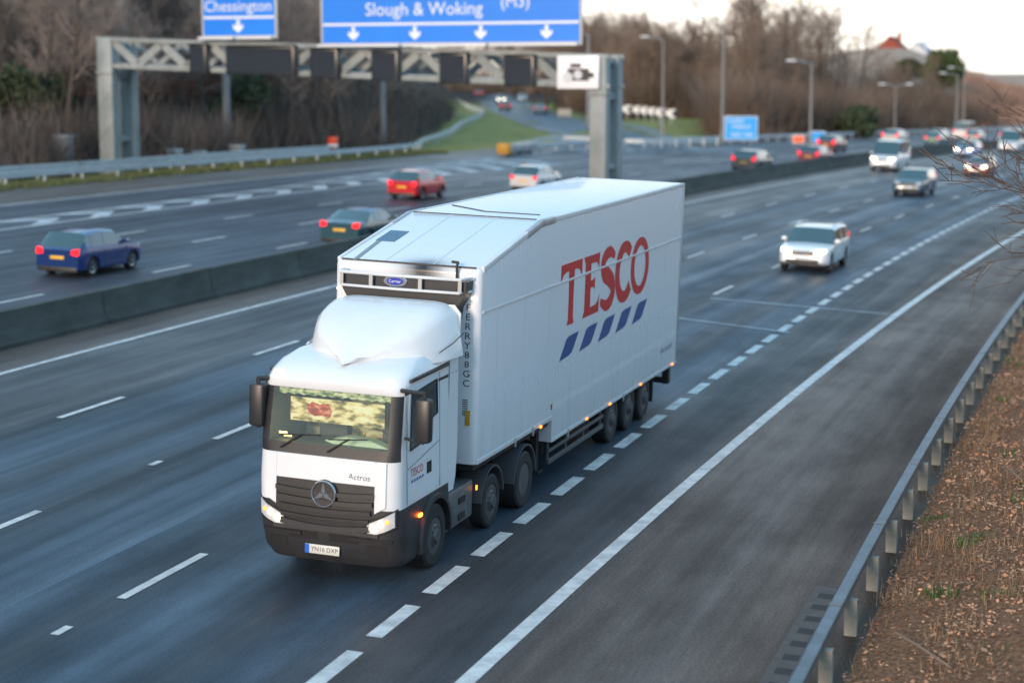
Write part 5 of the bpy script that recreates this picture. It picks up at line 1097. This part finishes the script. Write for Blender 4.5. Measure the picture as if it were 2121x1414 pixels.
# ------------------------------------------------------------------ cars
def make_car(label, M, kind='hatch', paint=(.4, .4, .42), rev=False, group=None, lit='none', name=None, cat='car', rails=False, metal=.2, plate_y=True):
    S = dict(hatch=dict(L=4.1, W=1.76, H=1.50, hood=.98, belt=.96, cow=.26, wst=.43, rr=.86, rg=.97, tail=1.0, tz=.98, gz=.20, wr=.32),
             suv=dict(L=4.75, W=1.92, H=1.62, hood=1.04, belt=1.05, cow=.26, wst=.40, rr=.90, rg=.975, tail=1.0, tz=1.12, gz=.27, wr=.37),
             estate=dict(L=4.7, W=1.82, H=1.50, hood=.96, belt=.97, cow=.27, wst=.42, rr=.91, rg=.98, tail=1.0, tz=.98, gz=.20, wr=.33),
             saloon=dict(L=4.7, W=1.82, H=1.44, hood=.94, belt=.95, cow=.27, wst=.42, rr=.72, rg=.86, tail=1.0, tz=1.04, gz=.19, wr=.33),
             van=dict(L=5.6, W=2.02, H=2.32, hood=1.22, belt=1.25, cow=.17, wst=.29, rr=.975, rg=.992, tail=1.0, tz=1.3, gz=.27, wr=.35),
             coach=dict(L=11.0, W=2.5, H=3.3, hood=1.35, belt=1.45, cow=.012, wst=.04, rr=.985, rg=.995, tail=1.0, tz=1.6, gz=.35, wr=.48))[kind]
    L, W, H = S['L'], S['W'], S['H']; name = name or {'hatch': 'hatchback_car', 'suv': 'suv_car', 'estate': 'estate_car', 'saloon': 'saloon_car', 'van': 'minibus', 'coach': 'coach'}[kind]
    if rev: M = M @ Matrix.Rotation(PI, 4, 'Z')
    root = thing(name, label, cat, M, group)
    pm = mat('car_paint_%.2f_%.2f_%.2f' % paint, paint, .28, metal, coat=.8)
    wheels = [L*.19, L*.80] if kind != 'coach' else [L*.2, L*.72]
    ys = {0., .015*L, .05*L, .10*L, S['cow']*L*.6, S['cow']*L, S['wst']*L, S['rr']*L, S['rg']*L, L, L*.985}
    cw, wt, rr_, rg = S['cow']*L, S['wst']*L, S['rr']*L, S['rg']*L
    for wy in wheels:
        for a in np.linspace(-1, 1, 11): ys.add(wy+(S['wr']+.07)*a)
    bp = [wt+(rr_-wt)*.42, wt+(rr_-wt)*.42+.09, wt+(rr_-wt)*.86, wt+(rr_-wt)*.86+.07] if kind != 'coach' else [wt+(rr_-wt)*f for f in (.2, .21, .4, .41, .6, .61, .8, .81)]
    ys |= set(bp); ys.add((cw+wt)/2); ys.add(wt+.06); ys |= {y for y in np.linspace(wt, rr_, 6)}
    ys = sorted(y for y in ys if 0 <= y <= L); ys = [y for i, y in enumerate(ys) if i == 0 or y-ys[i-1] > .012]
    def top(y):
        nose = .66*S['hood'] if kind not in ('coach',) else 1.2
        xs_ = [0, .015*L, .05*L, .12*L, cw, wt, wt+.12*L, (wt+rr_)/2, rr_, rg, L]
        zs_ = [nose*.92, nose*1.12, S['hood']*.86, S['hood']*.94, S['hood'], H*.965, H*.995, H, H*.965, S['tz'], S['tz']*.94]
        if kind == 'coach': zs_ = [1.15, 1.25, H*.9, H*.99, 1.42, H*.97, H, H, H, S['tz'], S['tz']]; xs_ = [0, .003*L, .06*L, .13*L, cw, wt, wt+.1*L, (wt+rr_)/2, rr_, rg, L]
        o_ = np.argsort(xs_); return float(np.interp(y, np.array(xs_)[o_], np.array(zs_)[o_]))
    def half(y):
        t = y/L; f = 1-.5*max(0, (.10-t)/.10)**2*.42-.10*max(0, (t-.90)/.10)**2
        return W/2*f
    secs = []
    for y in ys:
        hw = half(y); zt = top(y); cab = np.clip((y-cw)/(wt-cw), 0, 1)*np.clip((rg-y)/(rg-rr_), 0, 1) if rr_ < rg else 0; cab = float(cab)
        belt = min(S['belt']+.05*(y/L), zt-.015 if cab > .02 else zt*.97); zb_ = S['gz']+(.10 if y < .02*L else 0); arch = zb_
        for wy in wheels:
            q = (S['wr']+.06)**2-(y-wy)**2
            if q > 0: arch = max(arch, S['wr']+math.sqrt(q))
        tmb = (.20 if kind in ('hatch', 'saloon', 'estate') else .14 if kind == 'suv' else .08)
        wr = hw*(1-tmb*cab) if cab > .02 else hw*.90
        z3 = max(arch, S['gz']+.30*(belt-S['gz'])); z4 = max(arch, belt-.10); belt2 = max(belt, arch*.99)
        row = [(0, zb_), (hw*.80, zb_ if arch == zb_ else arch), (hw*.975, max(arch, zb_+.06)), (hw, z3), (hw*.99, z4), (hw*.955, belt2), (wr, zt-(.07 if cab > .02 else .03)), (wr-.10, zt-.012), (wr*.45, zt), (0, zt+.004)]
        if y <= .016*L: row = [(a*(.965 if y == 0 else 1), b) for a, b in row]
        secs.append([(-a, y, b) for a, b in row]+[(a, y, b) for a, b in row[-2::-1]])
    nP = len(secs[0]); rows_half = len(row)
    bms = {k: N() for k in ('body', 'windscreen', 'rear_window', 'side_window')}
    def cls(i, j):
        y0, y1 = ys[i], ys[i+1]; yc = (y0+y1)/2; jj = j if j < rows_half-1 else nP-2-j
        if jj >= 5 and cw < yc < wt: return 'windscreen' if jj >= 6 else ('side_window' if yc > (cw+wt)/2 else 'body')
        if jj >= 6 and rr_ < yc < rg: return 'rear_window'
        if jj == 5 and wt < yc < rr_+(rg-rr_)*.3:
            for a, b in zip(bp[::2], bp[1::2]):
                if a-.001 < yc < b+.001: return 'body'
            if kind == 'van' and yc > rr_: return 'body'
            return 'side_window'
        return 'body'
    for i in range(len(ys)-1):
        for j in range(nP-1):
            bm = bms[cls(i, j)]; q = [secs[i][j], secs[i][j+1], secs[i+1][j+1], secs[i+1][j]]
            try: bm.faces.new([bm.verts.new(p) for p in q])
            except ValueError: pass
    for sct in (secs[0], secs[-1]): bm = bms['body']; bm.faces.new([bm.verts.new(p) for p in sct])
    body = None
    for k, bm in bms.items():
        bmesh.ops.remove_doubles(bm, verts=bm.verts, dist=1e-4); bmesh.ops.dissolve_degenerate(bm, edges=bm.edges, dist=1e-4); bmesh.ops.recalc_face_normals(bm, faces=bm.faces)
        if k == 'side_window':
            for sg in (-1, 1):
                b2 = bm.copy(); bmesh.ops.delete(b2, geom=[f for f in b2.faces if f.calc_center_median().x*sg < 0], context='FACES')
                if b2.faces: obj(k, b2, glass_m, root, R(40))
                else: b2.free()
            bm.free(); continue
        o = obj(k, bm, pm if k == 'body' else glass_m, root, R(38)); body = o if k == 'body' else body
    # wheels
    for wy in wheels:
        for sg in (-1, 1):
            r_ = S['wr']; bm = N(); x_ = sg*(W/2-.02); lathe_x(bm, [(-sg*.22, .2), (-sg*.22, r_-.02), (-sg*.19, r_), (-sg*.03, r_), (0, r_-.03), (0, r_*.66), (-sg*.03, r_*.64)], x_, wy, r_, 24); wl = obj('wheel', bm, tyre_m, root, R(30))
            bm = N(); lathe_x(bm, [(-sg*.035, r_*.66), (-sg*.02, r_*.6), (-sg*.05, r_*.2), (-sg*.01, 0.06), (-sg*.01, 0)], x_, wy, r_, 20)
            obj('rim', bm, alloy_m, wl, R(40))
            bm = N(); bx(bm, sg*(W/2-.30), sg*(W/2-.29), wy-r_-.05, wy+r_+.05, .2, r_*2+.05); obj('wheel_well', bm, chassis_m, root)
    hwn = half(.03*L); zl = S['hood']*(.76 if kind != 'coach' else .62); zf = top(.03*L)
    em = {'head': (head_light, None), 'tail': (None, red_light), 'dim': (None, red_dim), 'none': (None, red_dim)}[lit]
    for sg in (-1, 1):
        bm = N(); y0 = .006*L; prism(bm, [(hwn*.52, zl-.05), (hwn*.56, zl+.075), (hwn*.95, zl+.11), (hwn*.965, zl+.0), (hwn*.86, zl-.06)], lambda u, v, q, sg=sg: (sg*u, y0+max(0, u-hwn*.6)*.45-.03+q, v), .14); obj('headlight', bm, em[0] or white_lens, root, R(30))
        hb = half(.99*L); zt_ = S['tz']*.82
        bm = N(); tall = .34 if kind in ('suv', 'van', 'estate') else .17
        prism(bm, [(hb*.66, zt_-.02), (hb*.70, zt_+.13), (hb*.97, zt_+tall), (hb*.995, zt_-.02), (hb*.95, zt_-.06)], lambda u, v, q, sg=sg: (sg*u, L+.012-q, v), .16); obj('tail_light', bm, em[1] or red_dim, root, R(30))
        if kind != 'coach':
            bm = N(); box(bm, (sg*(W/2+.07), cw+.22, S['belt']+.09), (.20, .12, .14), .04); bx(bm, sg*(W/2-.1), sg*(W/2+.02), cw+.18, cw+.24, S['belt']+.02, S['belt']+.07); obj('door_mirror', bm, pm, root)
        bm = N()
        for y in (cw+.12, bp[0]+.05, bp[2] if len(bp) > 2 else rr_): bx(bm, sg*(W/2*.992), sg*(W/2*1.003), y-.006, y+.006, S['gz']+.16, S['belt']-.08)
        obj('door_seam', bm, seam_m, root)
        if rails: bm = N(); tube(bm, [(sg*(W/2-.26), wt+.15, H+.0), (sg*(W/2-.26), wt+.3, H+.05), (sg*(W/2-.26), rr_-.3, H+.05), (sg*(W/2-.26), rr_-.1, H-.03)], .02, 6); obj('roof_rail', bm, chrome, root)
    gz0 = zl-.07; bm = N(); prism(bm, [(-hwn*.46, gz0-.03), (-hwn*.5, gz0+.10), (hwn*.5, gz0+.10), (hwn*.46, gz0-.03)], lambda u, v, q: (u, -.008+q, v), .05); gr_ = obj('grille', bm, black_plastic, root)
    bm = N(); bx(bm, -hwn*.46, hwn*.46, -.016, -.006, gz0+.03, gz0+.045); obj('grille_bar', bm, chrome, gr_)
    bm = N(); bx(bm, -hwn*.72, hwn*.72, -.012, .1, S['gz']+.10, S['gz']+.24, .02); bx(bm, -hwn*.8, hwn*.8, -.02, .12, S['gz']+.02, S['gz']+.06, .01); obj('front_intake', bm, black_plastic, root)
    pz = S['gz']+.30
    bm = N(); bx(bm, -.26, .26, -.026, -.014, pz-.05, pz+.06, .003); obj('number_plate', bm, sign_white, root)
    bm = N(); bx(bm, -.26, .26, L+.005, L+.02, S['tz']*.62, S['tz']*.62+.11, .003); obj('number_plate', bm, mat('plate_yellow', (.75, .42, .04), .4), root)
    bm = N(); bx(bm, -W*.42, W*.42, L-.08, L+.015, S['gz'], S['gz']+.16, .02); obj('rear_bumper', bm, black_plastic, root)
    return root
def car_at(s, d, label, kind, paint, away, lit, **k):
    S_L = dict(hatch=4.1, suv=4.75, estate=4.7, saloon=4.7, van=5.6, coach=11.0)[kind]
    M = frame(s, d)
    if away: M = M @ Matrix.Translation((0, S_L, 0))   # tail at s
    return make_car(label, M, kind, paint, away, k.pop('group', None), lit, **k)
def car_xy(x, y, ang, label, kind, paint, away, lit, **k):
    M = Matrix.Translation((x, y, ground_at(x, y)+.04)) @ Matrix.Rotation(ang, 4, 'Z'); S_L = dict(hatch=4.1, suv=4.75, estate=4.7, saloon=4.7, van=5.6, coach=11.0)[kind]
    if away: M = M @ Matrix.Translation((0, S_L, 0))
    return make_car(label, M, kind, paint, away, k.pop('group', None), lit, **k)
NG = 'oncoming vehicles in the near lanes'; FG = 'traffic driving away in the far lanes'; SG = 'traffic on the climbing slip road'
WHT = (.72, .74, .76)
car_at(72.4, -2.75, 'white four wheel drive car with roof rails and lit headlights behind the lorry', 'suv', WHT, False, 'head', group=NG, rails=True, metal=0)
car_at(117.2, -6.6, 'dark blue-grey four wheel drive car with dim lamps, beyond the white one', 'suv', (.05, .085, .12), False, 'none', group=NG)
car_at(143.7, -13.9, 'white minibus with lit headlights next to the central barrier', 'van', WHT, False, 'head', group=NG, cat='minibus', metal=0)
car_at(143.6, -6.95, 'rusty red car with lit headlights at the right edge', 'hatch', (.30, .05, .03), False, 'head', group=NG)
car_at(177.5, -14.5, 'pale blue car with bright headlights following the white minibus', 'estate', (.16, .34, .62), False, 'head', group=NG)
car_at(209.0, -16.2+2.2, 'dark car with headlights on, farthest one visible in the near lanes', 'suv', (.08, .09, .12), False, 'head', group=NG)
car_at(228.0, -11.0, 'silver car far back at the right edge of the near lanes', 'saloon', (.45, .48, .5), False, 'head', group=NG)
car_at(165.0, -3.6, 'pale car cut off by the right edge of the picture', 'hatch', (.5, .52, .53), False, 'head', group=NG)
car_at(196.0, -14.0, 'white box van close behind the pale blue car', 'van', (.62, .64, .67), False, 'none', group=NG, name='white_van', cat='van', metal=0)
car_at(55.9, -24.2, 'blue hatchback driving away alone at the far left', 'hatch', (.006, .032, .15), True, 'tail', group=FG)
car_at(69.5, -20.5, 'dark teal saloon close beside the central barrier, partly hidden by the lorry', 'saloon', (.02, .07, .09), True, 'tail', group=FG)
car_at(92.0, -28.2, 'bright red hatchback driving away above the lorry roof', 'hatch', (.55, .012, .02), True, 'tail', group=FG)
car_at(101.5, -25.2, 'white car with a yellow rear plate just above the lorry trailer', 'hatch', (.60, .62, .66), True, 'dim', group=FG)
car_at(131.5, -21.0, 'dark four wheel drive car with a pale roof next to the concrete barrier', 'suv', (.10, .11, .11), True, 'dim', group=FG)
car_at(147.5, -20.6, 'maroon estate car with a pale roof ahead of the dark four wheel drive', 'estate', (.22, .05, .08), True, 'dim', group=FG)
car_at(174.0, -26.4, 'dark red estate with glowing tail lights below the small blue sign', 'estate', (.16, .03, .04), True, 'tail', group=FG)
car_at(203.0, -27.8, 'silver car with red tail lights just above the white minibus', 'suv', (.40, .46, .48), True, 'tail', group=FG)
car_at(207.0, -24.2, 'teal hatchback with red tail lights, partly hidden by the oncoming white minibus', 'hatch', (.08, .2, .22), True, 'tail', group=FG)
car_at(222.0, -27.5, 'pale green estate with red tail lights in the far queue', 'estate', (.30, .38, .38), True, 'tail', group=FG)
car_at(226.0, -24.2, 'grey hatchback with red tail lights, right of the pale green estate', 'hatch', (.3, .33, .35), True, 'tail', group=FG)
car_at(243.0, -23.8, 'silver hatchback with red tail lights beyond the white minibus', 'hatch', (.45, .5, .52), True, 'tail', group=FG)
car_at(234.0, -27.4, 'white minibus standing tallest in the far queue', 'van', (.66, .66, .66), True, 'dim', group=FG, cat='minibus', metal=0)
car_at(262.0, -22.0, 'white car at the far end of the queue, right edge', 'suv', (.6, .62, .63), True, 'dim', group=FG, metal=0)
car_xy(-7.8, 440, R(6), 'dark car with red tail lights, farthest up the slip road', 'hatch', (.1, .07, .09), True, 'tail', group=SG)
car_xy(-2.0, 352, R(4), 'pale car with bright white headlights coming down the slip road', 'hatch', (.25, .4, .5), False, 'head', group=SG)
car_xy(2.2, 372, R(4), 'silver blue car coming down the slip road behind the bright headlights', 'estate', (.3, .42, .5), False, 'none', group=SG)
car_xy(-1.0, 288, R(3), 'dark car with two red tail lights in the middle of the slip road', 'hatch', (.04, .06, .09), True, 'tail', group=SG)
car_xy(3.9, 264, R(-3), 'blue car with an amber rear lamp, nearest on the slip road', 'saloon', (.05, .16, .24), True, 'dim', group=SG)
car_xy(11.4, 245, R(-60), 'white van parked beside the pale board near the bend', 'van', (.7, .72, .74), False, 'none', name='white_van', cat='van', metal=0)
